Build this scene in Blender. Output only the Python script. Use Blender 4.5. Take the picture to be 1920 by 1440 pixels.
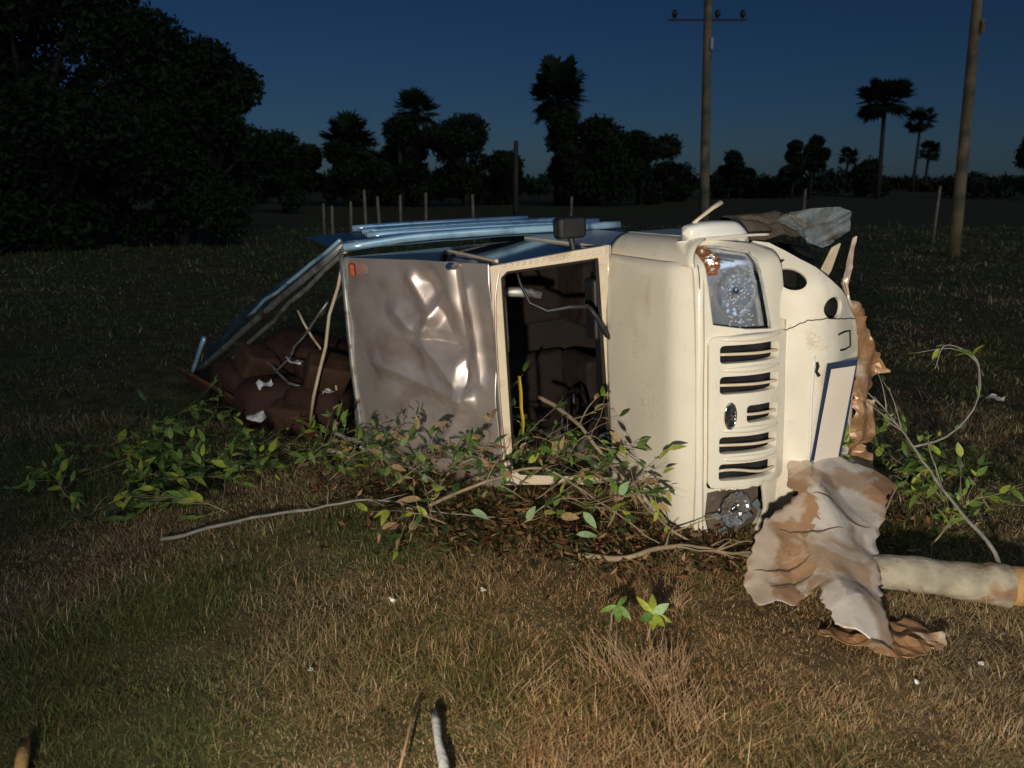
import bpy, bmesh, math, random
import numpy as np
from mathutils import Vector, Matrix, noise

for o in list(bpy.data.objects):
    bpy.data.objects.remove(o)
SC = bpy.context.scene
COL = SC.collection
random.seed(7)
rng = np.random.default_rng(7)
R = math.radians

# ------------------------------------------------------------------ camera
cam_d = bpy.data.cameras.new('camera')
cam = bpy.data.objects.new('camera', cam_d)
COL.objects.link(cam)
cam.location = (0, 0, 2.0)
cam.rotation_euler = (R(90 - 15.1), 0, 0)
cam_d.sensor_width = 36
cam_d.lens = 36 * 1442 / 1920
cam_d.clip_end = 3000
cam_d.clip_start = 0.05
cam_d.dof.use_dof = True
cam_d.dof.focus_distance = 4.6
cam_d.dof.aperture_fstop = 2.2
SC.camera = cam

# ------------------------------------------------------------------ dusk sky
world = bpy.data.worlds.new('World')
SC.world = world
world.use_nodes = True
nt = world.node_tree
bg = nt.nodes['Background']
sky = nt.nodes.new('ShaderNodeTexSky')
sky.sky_type = 'NISHITA'
sky.sun_disc = False
sky.sun_elevation = R(30)
sky.sun_rotation = R(155)
sky.ozone_density = 7.5
sky.air_density = 1.0
sky.dust_density = 0.3
tint = nt.nodes.new('ShaderNodeMix'); tint.data_type = 'RGBA'; tint.blend_type = 'MULTIPLY'
tint.inputs['Factor'].default_value = 1
tint.inputs['B'].default_value = (.100, .150, .208, 1)
nt.links.new(sky.outputs['Color'], tint.inputs['A'])
nt.links.new(tint.outputs['Result'], bg.inputs['Color'])
bg.inputs['Strength'].default_value = 0.055

# ------------------------------------------------------------------ last daylight and the lamp of the car stopped on the road
sun_d = bpy.data.lights.new('dusk_light', 'SUN')
sun_d.energy = 0.40
sun_d.color = (.80, .92, 1.0)
sun_d.angle = R(40)
sun = bpy.data.objects.new('dusk_light', sun_d)
COL.objects.link(sun)
sun.rotation_euler = (R(60), 0, R(25))

lamp_d = bpy.data.lights.new('roadside_lamp', 'SPOT')
lamp_d.energy = 1330
lamp_d.color = (1.0, 0.90, 0.74)
lamp_d.spot_size = R(94)
lamp_d.spot_blend = 1.0
lamp_d.shadow_soft_size = 0.09
lamp = bpy.data.objects.new('roadside_lamp', lamp_d)
COL.objects.link(lamp)
lamp.location = (-0.75, -1.6, 1.60)
lamp.rotation_euler = (Vector((1.6, 4.0, 0.65)) - lamp.location).to_track_quat('-Z', 'Y').to_euler()

SC.view_settings.view_transform = 'Standard'
SC.view_settings.look = 'None'
SC.view_settings.exposure = 0.0
SC.view_settings.gamma = 1.0

# ------------------------------------------------------------------ helpers
def tag(o, label=None, cat=None, group=None, kind=None):
    if label: o['label'] = label
    if cat: o['category'] = cat
    if group: o['group'] = group
    if kind: o['kind'] = kind
    return o

def empty(name, loc=(0, 0, 0), rz=0.0):
    o = bpy.data.objects.new(name, None)
    o.empty_display_size = 0.1
    COL.objects.link(o)
    o.location = loc
    o.rotation_euler = (0, 0, rz)
    return o

def link_mesh(name, me, m=None, parent=None):
    o = bpy.data.objects.new(name, me)
    COL.objects.link(o)
    if m is not None and len(me.materials) == 0:
        me.materials.append(m)
    if parent is not None:
        o.parent = parent
    return o

class MB:
    """collects shapes and links them as one mesh"""
    def __init__(s):
        s.v = []; s.f = []
    def add(s, vs, fs):
        n = len(s.v)
        s.v += [tuple(p) for p in vs]
        s.f += [tuple(i + n for i in f) for f in fs]
        return s
    def box(s, c, d, rot=None):
        vs = []
        for x in (-.5, .5):
            for y in (-.5, .5):
                for z in (-.5, .5):
                    p = Vector((x * d[0], y * d[1], z * d[2]))
                    if rot is not None: p = rot @ p
                    vs.append(p + Vector(c))
        return s.add(vs, [(0, 1, 3, 2), (4, 6, 7, 5), (0, 4, 5, 1), (2, 3, 7, 6), (0, 2, 6, 4), (1, 5, 7, 3)])
    def tube(s, pts, rad, n=8, cap=True, flat=1.0):
        pts = [Vector(p) for p in pts]
        if not hasattr(rad, '__len__'): rad = [rad] * len(pts)
        vs = []; fs = []
        ref = Vector((0, 0, 1))
        prev = None
        for i, p in enumerate(pts):
            d = (pts[min(i + 1, len(pts) - 1)] - pts[max(i - 1, 0)])
            if d.length < 1e-9: d = Vector((0, 0, 1))
            d.normalize()
            if prev is None:
                a = d.cross(ref if abs(d.z) < .9 else Vector((1, 0, 0)))
            else:
                a = prev - d * prev.dot(d)
                if a.length < 1e-6: a = d.cross(Vector((1, 0, 0)))
            a.normalize(); prev = a
            b = d.cross(a)
            for k in range(n):
                t = 2 * math.pi * k / n
                vs.append(p + rad[i] * (math.cos(t) * a + flat * math.sin(t) * b))
        for i in range(len(pts) - 1):
            for k in range(n):
                k2 = (k + 1) % n
                fs.append((i * n + k, i * n + k2, (i + 1) * n + k2, (i + 1) * n + k))
        if cap:
            fs.append(tuple(reversed(range(n))))
            fs.append(tuple((len(pts) - 1) * n + k for k in range(n)))
        return s.add(vs, fs)
    def grid(s, fn, nu, nv, skip=None):
        vs = [fn(i / nu, j / nv) for i in range(nu + 1) for j in range(nv + 1)]
        fs = []
        for i in range(nu):
            for j in range(nv):
                if skip and skip((i + .5) / nu, (j + .5) / nv): continue
                a = i * (nv + 1) + j
                fs.append((a, a + 1, a + nv + 2, a + nv + 1))
        return s.add(vs, fs)
    def build(s, name, m, parent=None, smooth=False, bevel=0, solid=0, subd=0, seg=2):
        me = bpy.data.meshes.new(name)
        me.from_pydata(s.v, [], s.f)
        me.validate()
        me.update()
        o = link_mesh(name, me, m, parent)
        finish(o, smooth, bevel, solid, subd, seg)
        return o

def finish(o, smooth=False, bevel=0, solid=0, subd=0, seg=2):
    if smooth:
        o.data.polygons.foreach_set('use_smooth', [True] * len(o.data.polygons))
        if isinstance(smooth, float):
            o.data.set_sharp_from_angle(angle=R(smooth))
    if subd:
        q = o.modifiers.new('subd', 'SUBSURF'); q.levels = subd; q.render_levels = subd
    if solid:
        q = o.modifiers.new('solid', 'SOLIDIFY'); q.thickness = solid; q.offset = -1
    if bevel:
        q = o.modifiers.new('bevel', 'BEVEL'); q.width = bevel; q.segments = seg
        q.limit_method = 'ANGLE'; q.angle_limit = R(40)
        try: q.harden_normals = False
        except Exception: pass

def plate(name, outline, holes, to3, m, parent, solid=.02, bevel=.006, subdiv=0, disp=None, smooth=False, face=None, jag=0):
    """flat outline (2-d) with holes, filled, mapped to 3-d by to3(a, b)"""
    bm = bmesh.new()
    edges = []
    for loop in [outline] + list(holes):
        vs = [bm.verts.new((a, b, 0)) for a, b in loop]
        for i in range(len(vs)):
            edges.append(bm.edges.new((vs[i], vs[(i + 1) % len(vs)])))
    bmesh.ops.triangle_fill(bm, use_beauty=True, use_dissolve=False, edges=edges, normal=(0, 0, 1))
    for _ in range(subdiv):
        bmesh.ops.subdivide_edges(bm, edges=bm.edges[:], cuts=1, use_grid_fill=True)
        bmesh.ops.triangulate(bm, faces=bm.faces[:])
        bmesh.ops.beautify_fill(bm, faces=bm.faces[:], edges=[e for e in bm.edges if not e.is_boundary])
    bmesh.ops.recalc_face_normals(bm, faces=bm.faces[:])
    if jag:
        for v in bm.verts:
            k_ = 1.0 if v.is_boundary else .8
            q_ = v.co.copy()
            v.co.x += jag * k_ * nz((q_.x, q_.y, 0), 23); v.co.y += jag * k_ * nz((q_.x, q_.y, 7), 23)
    for v in bm.verts:
        p = Vector(to3(v.co.x, v.co.y))
        if disp: p = p + disp(p)
        v.co = p
    bmesh.ops.recalc_face_normals(bm, faces=bm.faces[:])
    face = Vector(face if face else ((1, 0, .05) if parent is not None else (0, 0, 1)))
    bm.normal_update()
    if sum((f.normal.dot(face) * f.calc_area() for f in bm.faces)) < 0:
        bmesh.ops.reverse_faces(bm, faces=bm.faces[:])
    me = bpy.data.meshes.new(name)
    bm.to_mesh(me); bm.free()
    o = link_mesh(name, me, m, parent)
    finish(o, smooth, bevel, solid)
    return o

def rrect(a0, a1, b0, b1, r, n=5):
    out = []
    for cx, cy, t0 in ((a1 - r, b1 - r, 0), (a0 + r, b1 - r, 90), (a0 + r, b0 + r, 180), (a1 - r, b0 + r, 270)):
        for k in range(n + 1):
            t = R(t0 + 90 * k / n)
            out.append((cx + r * math.cos(t), cy + r * math.sin(t)))
    return out

def ellipse(ca, cb, ra, rb, n=24):
    return [(ca + ra * math.cos(2 * math.pi * k / n), cb + rb * math.sin(2 * math.pi * k / n)) for k in range(n)]

def sm(t):
    t = max(0.0, min(1.0, t))
    return t * t * (3 - 2 * t)

def spline2(c, n=14):
    out_ = []
    for k in range(n + 1):
        x = k / n * (len(c) - 1); i = min(int(x), len(c) - 2); t = x - i
        out_.append((c[i][0] * (1 - t) + c[i + 1][0] * t + .008 * nz((k, 0, 0), .7, c[0][0]), c[i][1] * (1 - t) + c[i + 1][1] * t + .01 * nz((k, 3, 0), .7, c[0][1])))
    return out_

def nz(p, s=1.0, o=0.0):
    return noise.noise(Vector((p[0] * s + o, p[1] * s + o * 1.7, p[2] * s - o)))

def folds(seed, n, wid, amp):
    """sum of random straight creases, for beaten sheet metal"""
    r = random.Random(seed)
    L = []
    for _ in range(n):
        t = r.uniform(0, math.pi)
        L.append((math.cos(t), math.sin(t), r.uniform(-.9, .9), r.uniform(.5, 1.4) * wid, r.uniform(-1, 1) * amp, r.uniform(-.8, .8), r.uniform(.25, .8)))
    def fn(a, b):
        s = 0
        for c, sn, d, w, h, along, ln in L:
            q = abs(a * c + b * sn - d) / w
            if q < 1:
                e = abs(-a * sn + b * c - along) / ln
                s += h * (1 - q) * max(0, 1 - e * e)
        return s
    return fn

# ------------------------------------------------------------------ materials
def mat(name, base, rough=.6, metal=0.0, var=.15, scale=8.0, bump=0.0, bscale=40.0, coat=0.0, second=None, smix=(.45, .6), sscale=3.0, spec=.5, detail=6.0, attr=None, dirt=None, dscale=1.0):
    m = bpy.data.materials.new(name)
    m.use_nodes = True
    t = m.node_tree; N = t.nodes; L = t.links
    b = N['Principled BSDF']
    b.inputs['Roughness'].default_value = rough
    b.inputs['Metallic'].default_value = metal
    b.inputs['Specular IOR Level'].default_value = spec
    if coat:
        b.inputs['Coat Weight'].default_value = coat
        b.inputs['Coat Roughness'].default_value = .12
    tc = N.new('ShaderNodeTexCoord')
    n1 = N.new('ShaderNodeTexNoise')
    n1.inputs['Scale'].default_value = scale; n1.inputs['Detail'].default_value = detail
    L.new(tc.outputs['Object'], n1.inputs['Vector'])
    mp = N.new('ShaderNodeMapRange')
    mp.inputs['From Min'].default_value = .3; mp.inputs['From Max'].default_value = .7
    mp.inputs['To Min'].default_value = 1 - var; mp.inputs['To Max'].default_value = 1 + var
    L.new(n1.outputs['Fac'], mp.inputs['Value'])
    mul = N.new('ShaderNodeMix'); mul.data_type = 'RGBA'; mul.blend_type = 'MULTIPLY'
    mul.inputs['Factor'].default_value = 1
    mul.inputs['A'].default_value = (*base, 1)
    if attr:
        at = N.new('ShaderNodeAttribute'); at.attribute_name = attr
        L.new(at.outputs['Color'], mul.inputs['A'])
    elif second is not None:
        n2 = N.new('ShaderNodeTexNoise')
        n2.inputs['Scale'].default_value = sscale; n2.inputs['Detail'].default_value = 7; n2.inputs['Distortion'].default_value = .6
        L.new(tc.outputs['Object'], n2.inputs['Vector'])
        rp = N.new('ShaderNodeMapRange')
        rp.inputs['From Min'].default_value = smix[0]; rp.inputs['From Max'].default_value = smix[1]
        L.new(n2.outputs['Fac'], rp.inputs['Value'])
        mx = N.new('ShaderNodeMix'); mx.data_type = 'RGBA'
        mx.inputs['A'].default_value = (*base, 1); mx.inputs['B'].default_value = (*second, 1)
        L.new(rp.outputs['Result'], mx.inputs['Factor'])
        L.new(mx.outputs['Result'], mul.inputs['A'])
    if dirt is not None:
        src = mul.inputs['A'].links[0].from_socket if mul.inputs['A'].links else None
        d1_ = N.new('ShaderNodeTexNoise'); d1_.inputs['Scale'].default_value = 3.5 * dscale; d1_.inputs['Detail'].default_value = 8; d1_.inputs['Roughness'].default_value = .7
        d2_ = N.new('ShaderNodeTexNoise'); d2_.inputs['Scale'].default_value = 55 * dscale; d2_.inputs['Detail'].default_value = 4
        mpv = N.new('ShaderNodeMapping'); mpv.inputs['Scale'].default_value = (6, 1.2, 22)
        d3_ = N.new('ShaderNodeTexNoise'); d3_.inputs['Scale'].default_value = 6 * dscale; d3_.inputs['Detail'].default_value = 6
        L.new(tc.outputs['Object'], d1_.inputs['Vector']); L.new(tc.outputs['Object'], d2_.inputs['Vector'])
        L.new(tc.outputs['Object'], mpv.inputs['Vector']); L.new(mpv.outputs['Vector'], d3_.inputs['Vector'])
        r1 = N.new('ShaderNodeMapRange'); r1.inputs['From Min'].default_value = .55; r1.inputs['From Max'].default_value = .80
        r2 = N.new('ShaderNodeMapRange'); r2.inputs['From Min'].default_value = .44; r2.inputs['From Max'].default_value = .66
        r3 = N.new('ShaderNodeMapRange'); r3.inputs['From Min'].default_value = .62; r3.inputs['From Max'].default_value = .70; r3.inputs['To Max'].default_value = .10
        L.new(d1_.outputs['Fac'], r1.inputs['Value']); L.new(d2_.outputs['Fac'], r2.inputs['Value']); L.new(d3_.outputs['Fac'], r3.inputs['Value'])
        mm = N.new('ShaderNodeMath'); mm.operation = 'MULTIPLY'; L.new(r1.outputs['Result'], mm.inputs[0]); L.new(r2.outputs['Result'], mm.inputs[1])
        mx2 = N.new('ShaderNodeMath'); mx2.operation = 'MAXIMUM'; L.new(mm.outputs['Value'], mx2.inputs[0]); L.new(r3.outputs['Result'], mx2.inputs[1])
        mxc = N.new('ShaderNodeMix'); mxc.data_type = 'RGBA'
        L.new(mx2.outputs['Value'], mxc.inputs['Factor'])
        mxc.inputs['A'].default_value = (*base, 1); mxc.inputs['B'].default_value = (*dirt, 1)
        if src is not None: L.new(src, mxc.inputs['A'])
        L.new(mxc.outputs['Result'], mul.inputs['A'])
    cmb = N.new('ShaderNodeCombineColor')
    for k in ('Red', 'Green', 'Blue'): L.new(mp.outputs['Result'], cmb.inputs[k])
    L.new(cmb.outputs['Color'], mul.inputs['B'])
    L.new(mul.outputs['Result'], b.inputs['Base Color'])
    mr = N.new('ShaderNodeMapRange')
    mr.inputs['From Min'].default_value = .3; mr.inputs['From Max'].default_value = .7
    mr.inputs['To Min'].default_value = max(.02, rough * .8); mr.inputs['To Max'].default_value = min(1, rough * 1.25)
    L.new(n1.outputs['Fac'], mr.inputs['Value']); L.new(mr.outputs['Result'], b.inputs['Roughness'])
    if bump:
        n3 = N.new('ShaderNodeTexNoise')
        n3.inputs['Scale'].default_value = bscale; n3.inputs['Detail'].default_value = 5
        L.new(tc.outputs['Object'], n3.inputs['Vector'])
        bp = N.new('ShaderNodeBump'); bp.inputs['Strength'].default_value = bump; bp.inputs['Distance'].default_value = .02
        L.new(n3.outputs['Fac'], bp.inputs['Height']); L.new(bp.outputs['Normal'], b.inputs['Normal'])
    return m

M = {}
M['paint'] = mat('cream_paint', (.81, .755, .63), .34, var=.05, scale=2.5, coat=.35, second=(.64, .53, .37), smix=(.58, .78), sscale=2.2, dirt=(.32, .20, .12))
M['paint_edge'] = mat('cream_paint_frame', (.74, .61, .45), .38, var=.08, scale=5, coat=.2, second=(.5, .36, .22), smix=(.55, .75), sscale=6)
M['white_paint'] = mat('white_paint', (.84, .84, .78), .3, var=.05, scale=4, coat=.4, second=(.66, .6, .48), smix=(.58, .8), sscale=4, dirt=(.4, .3, .2))
M['bumper_paint'] = mat('bumper_paint', (.82, .76, .63), .34, var=.06, scale=4, coat=.3, second=(.6, .48, .34), smix=(.58, .78), sscale=5, dirt=(.30, .19, .11), dscale=1.4)
M['sheet'] = mat('beaten_sheet_metal', (.70, .62, .58), .33, metal=.65, var=.12, scale=3, bump=.05, bscale=7, second=(.44, .34, .31), smix=(.5, .75), sscale=3, dirt=(.25, .17, .12), dscale=1.2)
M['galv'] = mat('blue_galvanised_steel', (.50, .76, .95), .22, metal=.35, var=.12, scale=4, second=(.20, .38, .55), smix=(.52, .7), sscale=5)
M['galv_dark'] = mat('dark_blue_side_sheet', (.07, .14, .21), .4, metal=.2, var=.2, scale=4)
M['steel'] = mat('dull_steel', (.42, .42, .40), .45, metal=.7, var=.2, scale=10, second=(.2, .12, .07), smix=(.52, .7), sscale=9)
M['dark_glass'] = mat('dark_window_glass', (.02, .03, .035), .08, var=.1, scale=3)
M['black'] = mat('black_plastic', (.018, .018, .02), .45, var=.2, scale=10)
M['rubber'] = mat('tyre_rubber', (.02, .02, .02), .8, var=.25, scale=15, bump=.3)
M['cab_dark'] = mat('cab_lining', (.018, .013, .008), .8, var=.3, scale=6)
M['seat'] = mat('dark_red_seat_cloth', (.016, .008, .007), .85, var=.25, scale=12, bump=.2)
M['chrome'] = mat('chrome', (.82, .83, .85), .1, metal=1, var=.05, scale=10)
M['refl'] = mat('lamp_reflector', (.88, .89, .92), .16, metal=.7, var=.06, scale=30, bump=.25, bscale=14)
M['glint_metal'] = mat('glint_facet_metal', (.93, .94, .97), .38, metal=.9, var=.05, scale=30)
M['amber'] = mat('amber_lens', (.55, .20, .06), .2, var=.2, scale=40, bump=.6, bscale=60, coat=.4)
M['redlens'] = mat('orange_marker_lens', (.62, .10, .02), .25, var=.2, scale=30, coat=.4)
M['emblem'] = mat('emblem_enamel', (.05, .055, .06), .2, metal=.6, var=.1, scale=30)
M['plate'] = mat('blank_number_plate', (.84, .74, .62), .55, var=.04, scale=4)
M['plate_blue'] = mat('plate_backing', (.03, .05, .11), .5, var=.2, scale=8)
M['torn_white'] = mat('torn_white_skin', (.66, .60, .53), .3, metal=.25, var=.16, scale=9, bump=.06, bscale=40, second=(.46, .33, .23), smix=(.50, .60), sscale=4, dirt=(.18, .11, .06), dscale=2)
M['torn'] = mat('torn_muddy_skin', (.62, .49, .38), .32, metal=.2, var=.12, scale=9, bump=.05, bscale=30, second=(.42, .25, .14), smix=(.50, .56), sscale=3.0, dirt=(.16, .09, .05), dscale=1.6)
M['torn_brown'] = mat('torn_brown_skin', (.36, .20, .10), .38, metal=.2, var=.25, scale=12, bump=.1, bscale=30, second=(.58, .44, .30), smix=(.56, .66), sscale=6)
M['film'] = mat('grey_torn_liner', (.17, .20, .22), .3, var=.25, scale=12, bump=.4, bscale=18, second=(.12, .10, .08), smix=(.5, .66), sscale=5)
M['liner'] = mat('brown_arch_liner', (.11, .085, .06), .7, var=.3, scale=8, bump=.3)
M['yellow'] = mat('yellow_strap', (.55, .38, .02), .6, var=.2, scale=20)
M['sack'] = mat('brown_sack_cloth', (.042, .016, .010), .85, var=.3, scale=9, bump=.35, bscale=60)
M['carton'] = mat('brown_carton', (.06, .028, .014), .8, var=.25, scale=9, bump=.1)
M['board'] = mat('rust_red_board', (.20, .075, .035), .75, var=.3, scale=14, bump=.25, second=(.12, .06, .03), sscale=5)
M['tarp'] = mat('blue_green_tarpaulin', (.03, .06, .07), .45, var=.3, scale=5, bump=.2, bscale=12, second=(.04, .07, .13), sscale=2)
M['bark'] = mat('pale_bark', (.36, .32, .24), .8, var=.35, scale=9, bump=.6, bscale=22, second=(.26, .15, .08), smix=(.52, .62), sscale=5)
M['cutwood'] = mat('raw_cut_wood', (.55, .32, .12), .75, var=.2, scale=16, bump=.3)
M['twig'] = mat('dry_twig', (.28, .21, .13), .8, var=.35, scale=12, bump=.2)
M['greytwig'] = mat('grey_twig', (.26, .245, .21), .8, var=.3, scale=14, bump=.2)
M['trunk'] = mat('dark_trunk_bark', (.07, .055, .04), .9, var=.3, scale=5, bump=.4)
M['pole'] = mat('weathered_pole', (.36, .26, .14), .85, var=.2, scale=3, bump=.2, second=(.18, .14, .09), sscale=1.5)
M['post'] = mat('weathered_fence_wood', (.34, .27, .18), .9, var=.3, scale=7, bump=.3)
M['insul'] = mat('dark_porcelain', (.05, .04, .04), .3, var=.2, scale=10)
M['leaf'] = mat('green_leaf', (.12, .20, .04), .5, var=.35, scale=6, spec=.35)
M['leafy'] = mat('yellow_green_leaf', (.26, .30, .04), .5, var=.3, scale=6, spec=.35)
M['leafp'] = mat('pale_leaf_underside', (.24, .36, .17), .55, var=.2, scale=6, spec=.35)
M['leafd'] = mat('dark_leaf', (.045, .085, .02), .5, var=.35, scale=6, spec=.35)
M['leafb'] = mat('dry_brown_leaf', (.30, .20, .09), .75, var=.35, scale=7)
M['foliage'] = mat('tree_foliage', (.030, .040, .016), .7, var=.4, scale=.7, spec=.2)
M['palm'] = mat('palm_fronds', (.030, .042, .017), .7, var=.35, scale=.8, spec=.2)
M['grass'] = mat('mixed_grass', (.1, .1, .05), .75, var=.2, scale=3, spec=.2, attr='Col')
M['litter'] = mat('dead_leaf_mix', (.2, .1, .05), .8, var=.2, scale=9, spec=.2, attr='Col')
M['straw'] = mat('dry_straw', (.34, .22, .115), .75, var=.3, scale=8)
M['scrap'] = mat('pale_plastic_scrap', (.70, .70, .66), .5, var=.15, scale=10)
M['stonewhite'] = mat('pale_grey_stick', (.55, .55, .52), .7, var=.25, scale=12, bump=.3)

def ground_mat():
    m = mat('dry_earth_and_turf', (.10, .072, .04), .95, var=.45, scale=5, bump=.22, bscale=55, second=(.085, .09, .032), smix=(.42, .6), sscale=.55, spec=.15, detail=9)
    return m
M['ground'] = ground_mat()

# ------------------------------------------------------------------ ground
def gz(x, y):
    d = math.hypot(x, y - 4)
    k = 1.0 / (1 + (d / 14) ** 2)
    h = .05 * nz((x, y, 0), .8) + .025 * nz((x, y, 0), 2.7, 4.)
    far = .25 * nz((x, y, 0), .05, 9.) * sm((d - 12) / 30)
    dip = -.10 * sm((-x - .2) / 1.6) * sm((y - 4.4) / 1.2) * math.exp(-((x + 1) ** 2 + (y - 6) ** 2) / 8)
    return h * k + far + dip

def make_ground():
    xs = sorted(set([round(s * v, 3) for v in list(np.linspace(0, 5, 84)) + list(np.geomspace(5.2, 900, 34)) for s in (-1, 1)]))
    ys = sorted(set([round(v, 3) for v in [-400, -200, -90, -40, -20, -10, -5, -2] + list(np.linspace(0, 9, 130)) + list(np.geomspace(9.2, 1200, 44))]))
    vs = [(x, y, gz(x, y)) for x in xs for y in ys]
    n = len(ys)
    fs = [(i * n + j, (i + 1) * n + j, (i + 1) * n + j + 1, i * n + j + 1) for i in range(len(xs) - 1) for j in range(n - 1)]
    o = MB().add(vs, fs).build('ground', M['ground'], smooth=True)
    tag(o, kind='structure')
make_ground()

# ------------------------------------------------------------------ overturned pickup: local x = forward, y = its left (points to the sky), z = its up (points to the left)
a = R(68)
rollm = Matrix.Rotation(R(-3.5), 4, 'Y')
base = Matrix(((math.cos(a), 0, -math.sin(a), 0), (-math.sin(a), 0, -math.cos(a), 0), (0, 1, 0, 0), (0, 0, 0, 1)))
truck = empty('overturned_pickup_truck')
truck.matrix_world = Matrix.Translation((1.01, 4.02, 0)) @ rollm @ base
tag(truck, 'cream pickup truck lying on its side with torn front and crumpled cargo body', 'truck')

def veh(f, y, z):
    return truck.matrix_world @ Vector((f, y, z))

dentA = folds(3, 12, .34, .05)

# bonnet: crowned panel with rolled front edge and rounded upper corner
def bonnet_fn(i, j):
    y = .03 + j * 1.53
    f = -.80 + i * .86
    z = .026 * math.sin(math.pi * min(1, max(0, (y + .05) / 1.65))) ** .6 + .012
    k = sm((f + .16) / .24)
    z -= .10 * k * k
    f2 = f - .03 * abs((y - .8) / .8) ** 3
    e = sm((y - 1.36) / .22)
    z -= .018 * e * e
    f2 -= .035 * e * e * sm(i * 1.2)
    z += .004 * nz((f, y, 0), 4)
    return (f2, y, z)
MB().grid(bonnet_fn, 26, 34).build('bonnet', M['paint'], truck, smooth=True, solid=.02)

# wing along the upper side: shoulder strip and side panel with the wheel arch
def wing_fn(i, j):
    f = -.86 + i * .90
    s = j
    ang = s * math.pi / 2
    y = 1.545 + .125 * math.sin(ang)
    z = -.05 + .035 - .13 * (1 - math.cos(ang))
    f -= .09 * sm((f + .2) / .25) * s
    return (f, y, z)
w = MB().grid(wing_fn, 16, 8)
def wing_side(i, j):
    f = -.86 + i * .80
    z = -.14 - j * .62
    return (f, 1.672 - .02 * j + .006 * nz((f, z, 0), 5), z)
w.grid(wing_side, 26, 20, skip=lambda i, j: math.hypot((-.86 + i * .8) + .42, (-.14 - j * .62) + .78) < .40)
w.build('front_wing', M['paint'], truck, smooth=True, solid=.012)
def wing_low(i, j):
    f = -.86 + i * .88
    z = -.02 - j * .6
    return (f, -.005 + .01 * nz((f, z, 3), 5), z)
MB().grid(wing_low, 20, 14).build('front_wing', M['paint'], truck, smooth=True, solid=.012)

# nose panel between bonnet and grille: plate with lamp and grille openings
def nosef(y, z):
    t = (-z) / .55
    f = .045 + .075 * sm(t * 1.4) - .02 * sm((t - .8) * 3)
    f -= .035 * abs((y - .78) / .85) ** 4
    e = sm((y - 1.50) / .17)
    f -= .13 * e * e
    return f
LAMP = [(1.645, -.075), (1.64, -.20), (1.605, -.355), (1.40, -.40), (1.185, -.445), (1.20, -.28), (1.235, -.115), (1.43, -.095)]
LAMPB = [(.28, -.09), (.30, -.25), (.285, -.42), (.12, -.45), (-.015, -.40), (-.02, -.12), (.13, -.08)]
out = [(1.672, -.02), (1.672, -.12), (1.66, -.25), (1.635, -.40), (1.59, -.50), (1.50, -.53), (1.18, -.56), (.8, -.56), (.33, -.56), (.12, -.545), (-.03, -.52), (-.04, -.3), (-.04, -.02), (.4, -.02), (.8, -.02), (1.2, -.02)]
grille_hole = rrect(.30, 1.155, -.53, -.085, .03)
plate('nose_panel', out, [LAMP, LAMPB, grille_hole], lambda A, B: (nosef(A, B), A, B), M['paint'], truck, solid=.02, bevel=.005, subdiv=3, smooth=35.)
# panel joint lines on the nose, small round hole
MB().tube([(nosef(y, -.047) + .001, y, -.047) for y in np.linspace(.0, 1.6, 30)], .0035, 5).build('panel_joint', M['black'], truck)
MB().add([(nosef(1.435, -.062) + .004, 1.435 + .016 * math.cos(t), -.062 + .008 * math.sin(t)) for t in np.linspace(0, 2 * math.pi, 14, endpoint=False)], [tuple(range(14))]).build('drain_hole', M['black'], truck)

# grille
YS = [1.075, .905, .735, .563, .405]
def grf(y, z):
    t = (-z - .085) / .45
    return nosef(y, z) + .022 + .022 * math.sin(math.pi * max(0, min(1, t)))
holes = []
for k, yc in enumerate(YS):
    z1 = -.135 if k != 2 else -.275
    holes.append(rrect(yc - .05, yc + .05, -.478, z1, .022))
grille = plate('grille', rrect(.315, 1.172, -.545, -.082, .035), holes, lambda A, B: (grf(A, B), A, B), M['paint'], truck, solid=.05, bevel=.012, subdiv=3, smooth=35.)
for q, yc in enumerate([1.158, .99, .82, .65, .484]):
    if q == 2: continue
    pts = [(grf(yc, z) - .008 + .006 * math.sin(math.pi * t), yc, z) for t, z in zip(np.linspace(0, 1, 9), np.linspace(-.13, -.50, 9))]
    MB().tube(pts, [.006, .014, .018, .020, .020, .019, .017, .013, .006], 10).build('grille_rib', M['paint'], grille, smooth=True)
for k, yc in enumerate(YS):
    z1 = -.128 if k != 2 else -.268
    zs = np.linspace(z1, -.486, 9)
    MB().tube([(grf(yc, z) - .012, yc - .004 + .006 * math.sin((z + .3) * 6) + (.012 * math.sin((z + .3) * 16) if k == 4 else 0), z) for z in zs], .0085, 8, flat=1.0).build('slat', M['paint_edge'], grille, smooth=True)
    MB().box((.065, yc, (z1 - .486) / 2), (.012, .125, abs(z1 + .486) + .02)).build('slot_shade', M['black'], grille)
# oval emblem with raised rays
em = MB()
ne = 40
ring = [(grf(.735, -.185) + .010, .735 + .072 * math.sin(2 * math.pi * k / ne), -.185 + .036 * math.cos(2 * math.pi * k / ne)) for k in range(ne)]
rim = em.tube(ring + ring[:1], .006, 8, cap=False)
emblem = em.build('emblem', M['chrome'], grille, smooth=True)
f0 = grf(.735, -.185)
vs = [(f0 + .018, .735, -.185)]; fs = []
for k in range(ne):
    vs.append((f0 + .008 + .004 * (k % 2), .735 + .072 * math.sin(2 * math.pi * k / ne), -.185 + .036 * math.cos(2 * math.pi * k / ne)))
for k in range(ne): fs.append((0, 1 + k, 1 + (k + 1) % ne))
MB().add(vs, fs).build('emblem_disc', M['emblem'], emblem)
mk = MB()
for s in (-1, 1):
    mk.tube([(f0 + .020, .735 + s * .003, -.160), (f0 + .021, .735 + s * .010, -.185), (f0 + .017, .735 + s * .03, -.207)], [.002, .003, .002], 6)
mk.tube([(f0 + .021, .735, -.163), (f0 + .021, .735, -.203)], .002, 6)
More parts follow.
